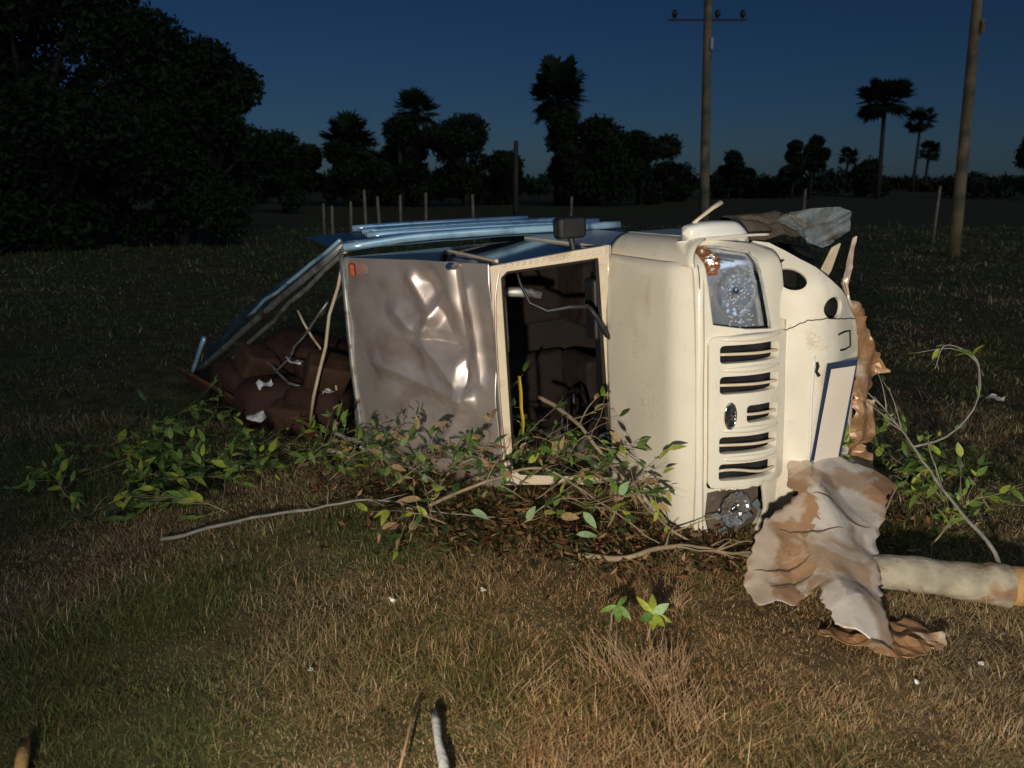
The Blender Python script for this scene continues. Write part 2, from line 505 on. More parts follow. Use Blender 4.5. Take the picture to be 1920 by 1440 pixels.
mk.build('emblem_mark', M['chrome'], emblem)

# headlamps
def headlamp(poly, broken=False):
    cy = sum(p[0] for p in poly) / len(poly); cz = sum(p[1] for p in poly) / len(poly)
    lamp_o = plate('headlamp', [(cy + (p[0] - cy) * .97, cz + (p[1] - cz) * .97) for p in poly], [], lambda A, B: (nosef(A, B) - .045 + (.02 * nz((A, B, 0), 9, 3.) if broken else 0), A, B), M['refl'] if not broken else M['liner'], truck, solid=.01, bevel=0, subdiv=4)
    bowl = MB()
    by, bz, rr = (cy - .015, cz - .005, .135) if not broken else (cy, cz, .11)
    def bf(i, j):
        t = 2 * math.pi * j; r = rr * i
        return (nosef(cy, cz) - .06 + .05 * (i * i) + .004 * math.sin(t * 14) * (i > .25) + .012 * math.sin(i * 26), by + r * math.cos(t), bz + r * .92 * math.sin(t))
    bowl.grid(bf, 10, 64)
    bowl.build('reflector_bowl', M['refl'] if not broken else M['film'], lamp_o, smooth=True)
    bl = MB()
    bl.tube([(nosef(cy, cz) - .06, by, bz), (nosef(cy, cz) - .01, by, bz), (nosef(cy, cz), by, bz)], [.03, .028, .012], 14)
    bl.build('bulb', M['chrome'], lamp_o, smooth=True)
    return lamp_o
hl = headlamp(LAMP)
def facets(poly, parent, n, seed, m, tilt):
    r = random.Random(seed); mb = MB()
    ys = [p[0] for p in poly]; zs = [p[1] for p in poly]
    def inside(y, z):
        c = False
        for k in range(len(poly)):
            (y0, z0), (y1, z1) = poly[k], poly[k - 1]
            if (z0 > z) != (z1 > z) and y < (y1 - y0) * (z - z0) / (z1 - z0) + y0: c = not c
        return c
    d = (max(ys) - min(ys)) / n
    for i in range(n + 1):
        for j in range(int((max(zs) - min(zs)) / d) + 1):
            y = min(ys) + (i + r.uniform(.2, .8)) * d; z = min(zs) + (j + r.uniform(.2, .8)) * d
            if not inside(y, z) or r.random() < .1: continue
            f = nosef(y, z) - .030 + r.uniform(-.004, .004)
            ta, tb = r.gauss(0, tilt), r.gauss(0, tilt)
            w_, h_ = d * r.uniform(.35, .55), d * r.uniform(.35, .55)
            q = [(-w_, -h_), (w_, -h_), (w_, h_), (-w_, h_)]
            mb.add([(f - ta * a_ - tb * b_, y + a_, z + b_) for a_, b_ in q], [(0, 1, 2, 3)])
    return mb.build('reflector_facets', m, parent)
def glints(parent, cy, cz, ry, rz_, n, seed, m, size=.008, back=.02, name='glint_facets'):  # added facets, tilted to throw the lamp's glint at the camera
    r = random.Random(seed); mb = MB()
    for _ in range(n):
        t = r.uniform(0, 6.28); q = r.choice((r.uniform(.75, 1), r.uniform(.2, .6), r.uniform(0, 1)))
        y, z = cy + ry * q * math.cos(t), cz + rz_ * q * math.sin(t)
        f = nosef(y, z) - back
        ty, tz_ = .05 + r.gauss(0, .16), .90 + r.gauss(0, .16)
        w_, h_ = size * r.uniform(.4, 1.5), size * r.uniform(.4, 1.2)
        mb.add([(f - ty * a_ - tz_ * b_, y + a_, z + b_) for a_, b_ in ((-w_, -h_), (w_, -h_), (w_, h_), (-w_, h_))], [(0, 1, 2, 3)])
    return tag(mb.build(name, m, parent), kind='stuff')
glints(hl, 1.41, -.255, .15, .115, 120, 3, M['glint_metal'], .0034)
glints(hl, 1.24, -.30, .035, .10, 26, 4, M['glint_metal'], .004)
glints(hl, 1.57, -.12, .05, .03, 16, 6, M['glint_metal'], .006, .0)
glass = bpy.data.materials.new('clear_lamp_glass'); glass.use_nodes = True
gt = glass.node_tree; gb = gt.nodes['Principled BSDF']
gb.inputs['Base Color'].default_value = (.92, .95, 1, 1); gb.inputs['Roughness'].default_value = .06
gb.inputs['Transmission Weight'].default_value = 1; gb.inputs['IOR'].default_value = 1.3
gn = gt.nodes.new('ShaderNodeTexVoronoi'); gn.inputs['Scale'].default_value = 30
gtc = gt.nodes.new('ShaderNodeTexCoord'); gt.links.new(gtc.outputs['Object'], gn.inputs['Vector'])
gbp = gt.nodes.new('ShaderNodeBump'); gbp.inputs['Strength'].default_value = .12; gbp.inputs['Distance'].default_value = .01
gt.links.new(gn.outputs['Distance'], gbp.inputs['Height']); gt.links.new(gbp.outputs['Normal'], gb.inputs['Normal'])
M['glass'] = glass
plate('lens', LAMP, [], lambda A, B: (nosef(A, B) + .008, A, B), M['glass'], hl, solid=.004, bevel=.001, subdiv=2)
plate('indicator', [(1.64, -.085), (1.635, -.165), (1.57, -.185), (1.50, -.155), (1.50, -.105), (1.57, -.09)], [], lambda A, B: (nosef(A, B) - .016 + .006 * math.sin(A * 260) * math.sin(B * 260), A, B), M['amber'], hl, solid=.015, bevel=.002, subdiv=4)
hb = headlamp(LAMPB, True)
tag(hb, 'smashed lower headlamp with crumpled reflector')
glints(hb, .13, -.26, .10, .10, 22, 9, M['glint_metal'], .006, .015)
# shards of the smashed lamp
for k in range(7):
    r = random.Random(40 + k)
    y, z = r.uniform(.02, .26), r.uniform(-.40, -.12)
    pl = [(y + r.uniform(.02, .05) * math.cos(t), z + r.uniform(.02, .05) * math.sin(t)) for t in (0, 1.5, 2.9, 4.4)]
    tl = r.uniform(-.5, .5)
    plate('lamp_shard', pl, [], lambda A, B: (nosef(A, B) + .0 + tl * (A - y), A, B), M['film'], truck, solid=.003, bevel=0)

# bumper with two round lamp holes and a swept upper corner
def zb(y):
    pts = [(-.02, -.80), (.30, -.97), (.45, -1.0), (1.0, -1.02), (1.16, -1.0), (1.30, -.90), (1.45, -.75), (1.58, -.62), (1.64, -.55)]
    for (y0, z0), (y1, z1) in zip(pts, pts[1:]):
        if y <= y1:
            return z0 + (z1 - z0) * sm((y - y0) / (y1 - y0)) * .5 + .5 * (z1 - z0) * (y - y0) / (y1 - y0)
    return pts[-1][1]
def bumpf(y, z):
    t = max(0, min(1, (-z - .46) / .55))
    f = .10 + .13 * sm(t * 2.0) - .07 * sm((t - .55) * 2.0)
    f -= .22 * sm((y - 1.22) / .45) ** 2 + .03 * sm((.35 - y) / .3)
    f += .012 * nz((y, z, 2), 3.5)
    return f
bo = [(y, zb(y)) for y in np.linspace(.34, 1.62, 30)] + [(1.635, -.50), (1.60, -.43), (1.45, -.455), (1.26, -.47)] + [(y, -.535 + .008 * math.sin(y * 9)) for y in np.linspace(1.22, .05, 16)] + [(.02, -.55), (.10, -.62), (.20, -.60), (.26, -.66), (.31, -.64), (.33, -.80), (.36, -.86)]
h1 = ellipse(1.435, -.585, .058, .062, 22); h2 = ellipse(1.27, -.775, .060, .070, 22)
bumper = plate('bumper', bo, [h1, h2], lambda A, B: (bumpf(A, B), A, B), M['bumper_paint'], truck, solid=.022, bevel=.008, subdiv=4, smooth=35.)
for (cy, cz) in ((1.435, -.585), (1.27, -.775)):
    MB().tube([(bumpf(cy, cz) - .075, cy, cz), (bumpf(cy, cz) - .13, cy, cz)], .10, 20).build('lamp_recess', M['black'], bumper, smooth=False)
# seams and dents on the bumper
seam = [(1.10, -.49), (1.17, -.55), (1.215, -.63), (1.22, -.72), (1.205, -.82), (1.19, -.92), (1.175, -.99)]
MB().tube([(bumpf(A, B) + .003, A, B) for A, B in spline2(seam, 30)], .003, 5).build('bumper_seam', M['cab_dark'], bumper)
MB().tube([(bumpf(A, B) + .002, A, B) for A, B in ((1.12, -.81), (1.125, -.87), (1.12, -.93), (1.03, -.94), (1.025, -.88), (1.03, -.83))] , .006, 6).build('bumper_tear', M['cab_dark'], bumper)
MB().tube([(bumpf(A, B) + .003, A, B) for A, B in ((.985, -.675), (.96, -.68), (.93, -.675), (.905, -.69))], [.007, .01, .008, .01], 6).build('tow_slot', M['cab_dark'], bumper)
MB().tube([(bumpf(A, -.66) + .004, A, -.66) for A in np.linspace(.40, 1.02, 12)], .008, 8).build('pressed_ridge', M['white_paint'], bumper, smooth=True)
# blank number plate on a dark backing, hanging askew
def plq(pts, f):
    def t3(A, B): return (f + .02 + .03 * (A - .7), A, B)
    return t3
plate('plate_backing', [(.975, -.720), (.968, -.935), (.60, -.895), (.376, -.858), (.376, -.640), (.56, -.668)], [], plq(None, .225), M['plate_blue'], truck, solid=.004, bevel=0)
plate('number_plate', [(.945, -.735), (.94, -.905), (.66, -.865), (.39, -.825), (.40, -.655), (.62, -.685)], [], plq(None, .242), M['plate'], truck, solid=.004, bevel=.001)

# windscreen frame, cowl, roof, pillars, doors, cab interior
def ws(t, y): return (-.80 - .17 * t, y, .03 + .69 * t)
def w3(A, B): return ws(B, A)
outer = [(.06, -.03), (1.62, -.03), (1.60, .3), (1.545, 1.03), (.13, 1.03), (.07, .3)]
inner = [(.11, .03), (1.545, .10), (1.535, .15), (1.50, .88), (1.47, .93), (.235, .93), (.20, .88), (.115, .10)]
wf = plate('windscreen_frame', outer, [inner], w3, M['paint_edge'], truck, solid=.05, bevel=.008)
seal = [ws(B, A) for A, B in inner]
MB().tube(seal + seal[:1], .009, 6, cap=False).build('rubber_seal', M['cab_dark'], wf)
def cowl(i, j):
    y = .04 + 1.58 * j
    return (-.78 - .05 * i, y, .035 + .02 * i + .02 * math.sin(math.pi * j) * (1 - i))
MB().grid(cowl, 2, 10).build('cowl', M['paint'], truck, smooth=True, solid=.01)
def roof_fn(i, j):
    f = -.96 - 1.19 * i
    y = .10 + 1.46 * j
    z = .725 + .035 * math.sin(math.pi * j) * math.sin(math.pi * min(1, i + .15)) - .06 * (abs(2 * j - 1) ** 6)
    z += dentA((i - .5) * 1.4, (j - .5) * 1.6) * (i * 1.3) - .05 * sm((i - .5) * 2) * math.exp(-((j - .45) / .25) ** 2)
    return (f, y, z)
MB().grid(roof_fn, 60, 80).build('cab_roof', M['sheet'], truck, smooth=True, solid=.008)
# gutter along the upper roof edge with white-painted beads imitating its glints
g = MB()
g.tube([(-.95 - .02 * k, 1.575, .70 - .0 * k) for k in range(50)], .012, 6)
gut = g.build('roof_gutter', M['paint_edge'], truck, smooth=True)
beads = MB()
for k in range(16):
    t = .08 + k * .055
    p = ws(t, 1.585 - .045 * t)
    beads.tube([(p[0] + .008, p[1] - .010, p[2]), (p[0] + .012, p[1], p[2]), (p[0] + .010, p[1] + .008, p[2])], [.005, .008, .003], 6)
beads.build('glint_beads', M['white_paint'], gut, smooth=True)
def side_panel(name, y, s):
    outl = [(.05, -.80), (.05, .0), (-.0, .03)]
    def t3(A, B): return (A, y - s * .05 * sm((B - .0) / .7), B)
    o1 = [(-.86, .03), (-2.12, .03), (-2.12, -.60), (-.86, -.60)]
    return plate(name, o1, [], t3, M['paint'], truck, solid=.03, bevel=.006, subdiv=1, face=(0, s, 0))
d1 = side_panel('door', 1.61, 1)
MB().tube([(-1.75, 1.62, -.08), (-1.72, 1.65, -.08), (-1.60, 1.65, -.08), (-1.57, 1.62, -.08)], .012, 8).build('door_handle', M['black'], d1, smooth=True)
plate('door_window', [(-.90, .035), (-1.03, .69), (-2.10, .69), (-2.10, .035)], [], lambda A, B: (A, 1.595 - .05 * sm(B / .7), B), M['dark_glass'], d1, solid=.004, bevel=0)
side_panel('door', .06, -1)
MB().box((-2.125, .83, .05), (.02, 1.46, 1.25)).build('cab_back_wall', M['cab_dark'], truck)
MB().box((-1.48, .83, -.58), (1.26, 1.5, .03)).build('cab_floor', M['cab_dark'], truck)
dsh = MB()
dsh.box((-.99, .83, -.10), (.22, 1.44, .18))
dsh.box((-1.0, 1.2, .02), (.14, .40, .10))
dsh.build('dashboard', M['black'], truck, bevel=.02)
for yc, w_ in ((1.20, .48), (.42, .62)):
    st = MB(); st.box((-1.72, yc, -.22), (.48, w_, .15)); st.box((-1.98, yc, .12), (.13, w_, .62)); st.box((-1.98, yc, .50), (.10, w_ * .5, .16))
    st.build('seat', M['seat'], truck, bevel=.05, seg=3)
sw = MB()
ctr = Vector((-1.22, .42, .10)); ax = Vector((.8, 0, -.6)).normalized(); e1 = Vector((0, 1, 0)); e2 = ax.cross(e1)
sw.tube([ctr + .19 * (math.cos(t) * e1 + math.sin(t) * e2) for t in np.linspace(0, 2 * math.pi, 25)], .014, 7, cap=False)
for t in (0, 2.1, 4.2): sw.tube([ctr, ctr + .19 * (math.cos(t) * e1 + math.sin(t) * e2)], .012, 6)
sw.tube([ctr, ctr + .35 * ax], .022, 8)
sw.build('steering_wheel', M['black'], truck, smooth=True)
MB().tube([(-1.15, 1.36, .62), (-1.13, 1.34, .45), (-1.12, 1.31, .35)], [.03, .035, .025], 8, flat=.5).build('sun_visor', M['steel'], truck, smooth=True)
MB().box((-1.30, 1.20, .55), (.04, .55, .05)).build('door_post', M['steel'], truck, bevel=.01)

# wipers, bent; strap caught in the frame
def wpt(u_, y, lift): 
    p = ws(u_, y); return (p[0] + lift, p[1], p[2] + lift * .3)
wp = MB().tube([wpt(-.02, 1.035, .02), wpt(.04, 1.07, .035), wpt(.14, 1.20, .05), wpt(.20, 1.26, .05)], [.022, .019, .016, .014], 7).build('wiper', M['black'], truck, smooth=True)
MB().tube([wpt(.20, 1.26, .05), wpt(.36, 1.265, .03), wpt(.55, 1.245, .0), wpt(.70, 1.30, -.03), wpt(.77, 1.42, -.05), wpt(.80, 1.52, -.05)], [.016, .018, .016, .012, .010, .007], 6).build('wiper_blade', M['black'], wp, smooth=True)
MB().tube([wpt(-.02, 1.035, .0), wpt(-.02, 1.035, .045)], .022, 10).build('wiper_pivot', M['black'], wp)
wp2 = MB().tube([wpt(-.03, .415, .02), wpt(.02, .43, .05), wpt(.12, .42, .045), wpt(.2, .36, .02), wpt(.26, .25, 0.01)], [.022, .019, .016, .012, .01], 7).build('wiper', M['black'], truck, smooth=True)
MB().tube([wpt(-.03, .415, .0), wpt(-.03, .415, .05)], .022, 10).build('wiper_pivot', M['black'], wp2)
MB().tube([wpt(0.84, .86, .035), wpt(0.835, .76, .045), wpt(0.84, .66, .045), wpt(0.83, .56, .04), wpt(0.84, .48, .035)], [.022, .026, .024, .026, .018], 6, flat=.25).build('yellow_strap', M['yellow'], truck, smooth=True)

# upper side mirror: rounded white housing with a bent arm
def mir(i, j):
    t = 2 * math.pi * j
    f = -.16 + .075 * (abs(math.cos(t)) ** .6) * (1 if math.cos(t) > 0 else -1)
    yy = .062 * (abs(math.sin(t)) ** .6) * (1 if math.sin(t) > 0 else -1)
    k = (math.sin(math.pi * min(1, max(0, i)))) ** .28
    z = -.075 - .42 * i
    drop = -.055 * sm((i - .72) / .28)
    return (-.16 + (f + .16) * k, 1.708 - .02 * i + drop + yy * k * (1 + .25 * sm((i - .7) * 4)), z)
mirror = MB().grid(mir, 24, 28).build('side_mirror', M['white_paint'], truck, smooth=True)
MB().tube([(-.17, 1.755, -.15), (-.17, 1.785, -.20), (-.17, 1.825, -.27), (-.17, 1.852, -.325)], [.014, .015, .018, .026], 8, flat=.6).build('mirror_arm', M['paint_edge'], mirror, smooth=True)
MB().tube([(-.16, 1.70, -.42), (-.13, 1.66, -.45), (-.10, 1.62, -.44)], .014, 7).build('mirror_foot', M['steel'], mirror, smooth=True)
# dark mirror block on the upper door
blk = MB(); blk.box((-.93, 1.735, .22), (.11, .13, .19)); blk.build('door_mirror', M['black'], truck, bevel=.025, seg=3)
MB().tube([(-.93, 1.60, .20), (-.93, 1.70, .22)], .02, 8).build('door_mirror_stem', M['black'], truck)

# wheels: upper front one stands behind the torn wing
def wheel(f, y, s):
    wh = MB()
    prof = [(.0, .20), (.02, .30), (.06, .335), (.12, .335), (.16, .30), (.18, .20)]
    n = 28; vs = []; fs = []
    for k in range(n):
        t = 2 * math.pi * k / n
        for d, r in prof: vs.append((f + r * math.cos(t), y - s * d, -.80 + r * math.sin(t)))
    m_ = len(prof)
    for k in range(n):
        for q in range(m_ - 1):
            fs.append((k * m_ + q, k * m_ + q + 1, ((k + 1) % n) * m_ + q + 1, ((k + 1) % n) * m_ + q))
    o = wh.add(vs, fs).build('wheel', M['rubber'], truck, smooth=True)
    rm = MB(); rm.tube([(f, y - s * .03, -.80), (f, y - s * .15, -.80)], .205, 24); rm.tube([(f, y - s * .0, -.80), (f, y - s * .04, -.80)], .06, 14)
    rm.build('rim', M['steel'], o)
    return o
wheel(-.45, 1.56, 1); wheel(-.45, .02, -1); wheel(-3.1, 1.56, 1); wheel(-3.1, .02, -1)
ch = MB()
for yy in (.45, 1.15): ch.tube([(-.0, yy, -.60), (-1.2, yy, -.66), (-4.2, yy, -.62)], .05, 6)
ch.tube([(-.45, .1, -.80), (-.45, 1.5, -.80)], .045, 8); ch.tube([(-3.1, .1, -.80), (-3.1, 1.5, -.80)], .055, 8)
ch.build('chassis', M['steel'], truck)

# torn wheel-arch liner and grey flap at the upper right
crA = folds(11, 30, .10, .05)
def arch(i, j):
    z = -.47 - .52 * i
    f = -.42 + .25 * j
    y = 1.60 + .16 * math.sin(math.pi * (.2 + .75 * j)) + .02 * nz((z, f, 0), 7) + crA(i - .5, j - .5) * .5
    return (f, y, z)
MB().grid(arch, 24, 14).build('arch_liner', M['liner'], truck, solid=.006)
flap = [(1.765, -.60), (1.79, -.80), (1.785, -.99), (1.75, -1.08), (1.66, -1.09), (1.585, -1.03), (1.56, -.93), (1.60, -.82), (1.68, -.70), (1.73, -.60)]
plate('torn_flap', flap, [], lambda A, B: (-.02 + .25 * (A - 1.67) + crA((A - 1.67) * 5, (B + .85) * 3) * .7, A, B), M['film'], truck, solid=.003, bevel=0, subdiv=4)
plate('bent_bracket', [(1.58, -.83), (1.60, -.88), (1.45, -.865), (1.37, -.83), (1.34, -.80), (1.36, -.755), (1.45, -.79)], [], lambda A, B: (.10 + .3 * (A - 1.45), A, B), M['paint_edge'], truck, solid=.012, bevel=.002, subdiv=1)
plate('torn_strip', [(1.62, -.975), (1.63, -.995), (1.50, -.985), (1.42, -.975), (1.36, -.96), (1.25, -.985), (1.15, -1.06), (1.10, -1.02), (1.22, -.94), (1.36, -.91), (1.45, -.935)], [], lambda A, B: (.13 + crA((A - 1.4) * 3, (B + .97) * 6) * .8, A, B), M['torn'], truck, solid=.004, bevel=0, subdiv=2)
# hanging brown bumper skin, torn in three tongues
crB = folds(21, 22, .3, .09)
for k, tg in enumerate([
    [(1.20, -1.01), (1.17, -1.06), (1.02, -1.13), (.87, -1.24), (.835, -1.26), (.80, -1.16), (.74, -1.14), (.72, -1.08), (.68, -1.00), (.85, -.985), (1.05, -.985)],
    [(.71, -.995), (.70, -1.12), (.66, -1.19), (.60, -1.20), (.53, -1.17), (.46, -1.18), (.40, -1.10), (.38, -.99), (.55, -.98)],
    [(.44, -.97), (.41, -1.12), (.31, -1.20), (.20, -1.28), (.10, -1.22), (.15, -1.10), (.28, -.99)],
    [(1.30, -.95), (1.26, -1.03), (1.16, -1.10), (1.08, -1.08), (1.12, -1.0), (1.2, -.93)],
    [(1.17, -1.07), (1.10, -1.12), (1.02, -1.19), (.98, -1.17), (1.05, -1.10), (1.12, -1.04)]]):
    plate('torn_skin', tg, [], lambda A, B: (.14 + .45 * (B + 1.0) * (-.4 if k == 0 else .3) + crB((A - .8) * 2.2, (B + 1.08) * 5) * .5 + .06 * nz((A, B, 0), 8), A, B), M['torn_brown'], truck, solid=.003, bevel=0, subdiv=3, jag=.03)
plate('bumper_edge_strip', [(1.08, -.985), (1.08, -1.02), (.9, -1.01), (.7, -1.0), (.38, -.985), (.37, -.955), (.7, -.965)], [], lambda A, B: (.165 + .02 * nz((A, B, 0), 8), A, B), M['paint_edge'], truck, solid=.01, bevel=.002, subdiv=1)

# cargo body: beaten front wall, ribbed side facing the sky, floor, lower side
crC = folds(33, 8, .40, .06)
def seg(p, a0, b0, wid, h):
    a0, b0, p = Vector(a0), Vector(b0), Vector(p)
    d = b0 - a0; t = max(0, min(1, (p - a0).dot(d) / d.length_squared))
    q = (p - (a0 + d * t)).length / wid
    return h * (1 - q) ** 1.4 if q < 1 else 0
CREASE = [((.75, 1.22), (.24, .70), .11, .05), ((.26, 1.52), (.24, .66), .07, -.05), ((.95, .86), (.24, .66), .09, .04), ((.50, 1.42), (.34, 1.02), .14, -.06), ((.24, .68), (.5, .2), .09, .035), ((.62, 1.06), (.28, 1.0), .08, -.035), ((.42, 1.32), (.55, 1.10), .07, .04), ((.16, 1.4), (.12, .8), .06, .03), ((.62, 1.45), (.5, 1.2), .08, .03)]
def fwall(i, j):
    f = -.985 - 1.165 * i
    z = .742 + .68 * i
    y = .08 + 1.48 * j + .03 * i * (j - .3)
    d = crC((i - .45) * 1.5, (j - .55) * 1.7) * .8
    d += sum(seg((i * 1.2, y), *c) for c in CREASE)
    d += .012 * nz((i * 3, j * 4, 0), 1.5)
    return (f + d * .5, y, z + d * .86)
fw = MB().grid(fwall, 100, 130).build('crumpled_sheet', M['sheet'], truck, smooth=True, solid=.005)
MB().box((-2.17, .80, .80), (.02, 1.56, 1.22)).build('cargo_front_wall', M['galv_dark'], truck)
MB().box((-2.17, .80, -.10), (.02, 1.56, 1.36)).build('cargo_front_wall', M['sheet'], truck)
MB().box((-2.02, 1.50, 1.385), (.10, .085, .03)).build('marker_lamp', M['redlens'], truck, bevel=.012)
MB().tube([(-1.25, 1.535, .88), (-1.20, 1.545, .93)], .022, 10).build('rivet_plate', M['chrome'], truck)
MB().tube([(-2.14, 1.60, 1.42), (-2.14, 1.2, 1.425), (-2.15, .8, 1.43), (-2.14, .4, 1.425), (-2.15, .05, 1.43)], .022, 8).build('corner_post', M['steel'], truck, smooth=True)
sp = MB()
def sidep(i, j):
    f = -2.13 - 1.95 * i
    z = -.85 + 2.27 * j
    return (f, 1.60 + .03 * math.sin(z * 1.2 + .5) + .008 * nz((f, z, 0), 3), z)
sp.grid(sidep, 20, 24)
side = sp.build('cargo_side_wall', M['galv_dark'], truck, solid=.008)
for k, f in enumerate((-2.16, -2.30, -2.55, -2.85, -3.2, -3.6, -4.05)):
    rb = MB()
    hh = [.060, .045, .075, .06, .07, .06, .06][k]
    pts = []
    for t in np.linspace(0, 1, 16):
        z = -.83 + (2.23 if k < 2 else 2.05 - .04 * k) * t
        pts.append((f + .03 * math.sin(3 * t + k), 1.615 + .03 * math.sin(z * 1.2 + .5) + hh * .5 * (1 if k else 1 - .8 * sm((t - .75) * 4)) , z))
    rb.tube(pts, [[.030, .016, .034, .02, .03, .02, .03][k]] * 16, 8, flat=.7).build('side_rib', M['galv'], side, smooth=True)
MB().box((-3.12, .80, -.45), (1.95, 1.56, .04)).build('cargo_floor', M['steel'], truck)
MB().box((-3.12, .01, .2), (1.95, .03, 1.3)).build('cargo_side_wall', M['steel'], truck)

# bent canopy bars running from the top corner to the ground behind
def gnd(x, y, dz=0): return (x, y, gz(x, y) + dz)
inv = truck.matrix_world.inverted()
def bar(name, pts, r, m, flat=1.0):
    return MB().tube([inv @ Vector(p) for p in pts], r, 8, flat=flat).build(name, m, truck, smooth=True)
def lerp3(p, q, n=7, amp=.015, seed=0):
    return [Vector(p).lerp(Vector(q), k / n) + amp * Vector((nz((k, seed, 0), .9), nz((k, seed, 5), .9), nz((k, seed, 9), .9))) for k in range(n + 1)]
A0 = (-1.20, 5.55, 1.53)
bar('canopy_bar', lerp3(A0, (-3.15, 7.40, .12), 8, .03, 1), .026, M['steel'])
bar('canopy_bar', lerp3((-1.18, 5.53, 1.49), (-2.75, 7.05, .22), 8, .03, 2), .018, M['steel'])
bar('canopy_bar', lerp3((-1.24, 5.62, 1.56), (-2.35, 6.70, .80), 8, .02, 3), .016, M['galv'])
bar('canopy_bar', lerp3((-1.22, 5.60, 1.42), (-1.62, 5.85, .12), 6, .03, 4), .013, M['paint_edge'])
bar('canopy_bar', lerp3((-1.16, 5.55, 1.45), (-1.2, 5.66, .05), 6, .015, 5), .018, M['steel'])
bar('canopy_bar', lerp3((-2.86, 7.0, .56), (-3.10, 7.2, .15), 4, .01, 6), .032, M['galv'], .6)
bar('canopy_bar', lerp3((-1.18, 5.9, 1.25), (-2.0, 7.3, .55), 6, .02, 7), .014, M['steel'])
bar('canopy_bar', lerp3((-1.45, 5.95, 1.05), (-1.95, 6.3, .45), 6, .05, 8), .010, M['steel'])
bar('canopy_bar', lerp3((-1.75, 6.2, .95), (-1.40, 6.0, .35), 6, .05, 9), .010, M['paint_edge'])
bar('canopy_bar', lerp3((-2.5, 6.8, .55), (-1.7, 6.1, .30), 6, .06, 10), .012, M['steel'])

# ------------------------------------------------------------------ the torn sheet lying in front of the truck
crD = folds(57, 14, .16, .07)
def tri(t):
    t = t - math.floor(t)
    return abs(2 * t - 1)
OUT = [(1.593, 4.166), (1.711, 4.15), (1.902, 4.085), (2.04, 4.052), (2.127, 3.955), (2.02, 3.83), (1.929, 3.662), (1.85, 3.56), (1.809, 3.468), (1.76, 3.30), (1.685, 3.142), (1.66, 3.0), (1.601, 2.834), (1.50, 2.90), (1.401, 2.948), (1.40, 3.10), (1.437, 3.24), (1.36, 3.19), (1.304, 3.142), (1.22, 3.15), (1.127, 3.126), (1.10, 3.28), (1.162, 3.435), (1.24, 3.55), (1.333, 3.662), (1.42, 3.72), (1.512, 3.792), (1.49, 3.90), (1.535, 3.988)]
def tz(x, y):
    h = .03 + .48 * sm((y - 2.75) / 1.9) * 1.0
    h += .06 * math.exp(-((x - 1.55 - .25 * (y - 3.4)) / .12) ** 2)
    h += .06 * tri(1.55 * (y - .30 * (x - 1.5)) + .25) * sm((1.70 - x) * 5 + .3)
    h += .035 * tri(2.4 * (x + .45 * y) + .1) * sm((x - 1.45) * 4)
    return h + crD((x - 1.55) * 1.4, (y - 3.5) * 1.1) * .55 + .010 * nz((x, y, 0), 4.0) + .004 * nz((x, y, 4), 15)
ts = plate('torn_body_panel', OUT, [], lambda A, B: (A, B, max(tz(A, B), gz(A, B) + .02)), M['torn'], None, solid=.003, bevel=0, subdiv=4, jag=.018, smooth=13.)
ts.data.materials.append(M['torn_white'])
for f_ in ts.data.polygons:
    c_ = f_.center
    if .0 < c_.x - (1.47 + .30 * (c_.y - 3.4)) + .12 * nz(c_, 5) + .05 * nz(c_, 21) < .30 + .10 * (c_.y - 3.2): f_.material_index = 1
tag(ts, 'large crumpled cream and rust-brown torn panel hanging from the bumper to the ground', 'torn panel')
for tp_ in ([(1.17, 3.36), (1.27, 3.37), (1.38, 3.40), (1.47, 3.43)], [(1.22, 3.26), (1.33, 3.30), (1.45, 3.33)], [(1.56, 3.72), (1.70, 3.66), (1.84, 3.62)], [(1.36, 3.60), (1.45, 3.58), (1.55, 3.55), (1.68, 3.56)]):
    pp = spline2(tp_)
    MB().tube([(x, y, max(tz(x, y), gz(x, y) + .02) + .002) for x, y in pp], [.002 + .008 * math.sin(math.pi * k / (len(pp) - 1)) for k in range(len(pp))], 6, flat=.5).build('tear', M['liner'], ts)
OUT2 = [(1.64, 3.05), (1.80, 3.10), (1.90, 2.95), (1.83, 2.86), (1.66, 2.78), (1.52, 2.80), (1.35, 2.98), (1.45, 3.05)]
t2 = plate('torn_body_panel', OUT2, [], lambda A, B: (A, B, gz(A, B) + .035 + abs(crD((A - 1.6) * 3, (B - 2.9) * 3)) * .6 + .02 * nz((A, B, 0), 19)), M['torn_brown'], None, solid=.003, bevel=0, subdiv=3, jag=.03)
tag(t2, 'small brown crumpled scrap flat on the ground under the big torn panel', 'torn panel')

# ------------------------------------------------------------------ fallen log with branch
def wob(pts, amp, seed):
    r = random.Random(seed)
    return [Vector(p) + Vector((r.uniform(-amp, amp), r.uniform(-amp, amp), r.uniform(-amp, amp))) for p in pts]
log = empty('fallen_log', gnd(2.1, 3.4))
tag(log, 'pale-barked fallen log lying beside the torn panel at the right edge', 'log')
li = Matrix.Translation(-Vector(log.location))
lm = MB()
N_ = 22; pts = []; rad = []
for k in range(N_):
    t = k / (N_ - 1)
    pts.append(li @ Vector((1.60 + .78 * t, 3.46 - .13 * t + .01 * math.sin(6 * t), .105 + .01 * math.sin(4 * t))))
    rad.append(.078 + .016 * t + .012 * nz((t * 7, 0, 0), 1) + (.012 if k > N_ - 4 else 0))
lm.tube(pts, rad, 18, cap=False)
lm.v = [tuple(Vector(v) * (1 + .0) + .006 * Vector((0, nz(v, 14), nz(v, 14, 3)))) for v in lm.v]
lm.build('bark', M['bark'], log, smooth=True)
ce = MB()
ed = pts[-1]; dirv = (pts[-1] - pts[-2]).normalized(); s1 = dirv.cross(Vector((0, 0, 1))).normalized(); s2 = dirv.cross(s1)
vs = [ed + dirv * .13]; fs = []
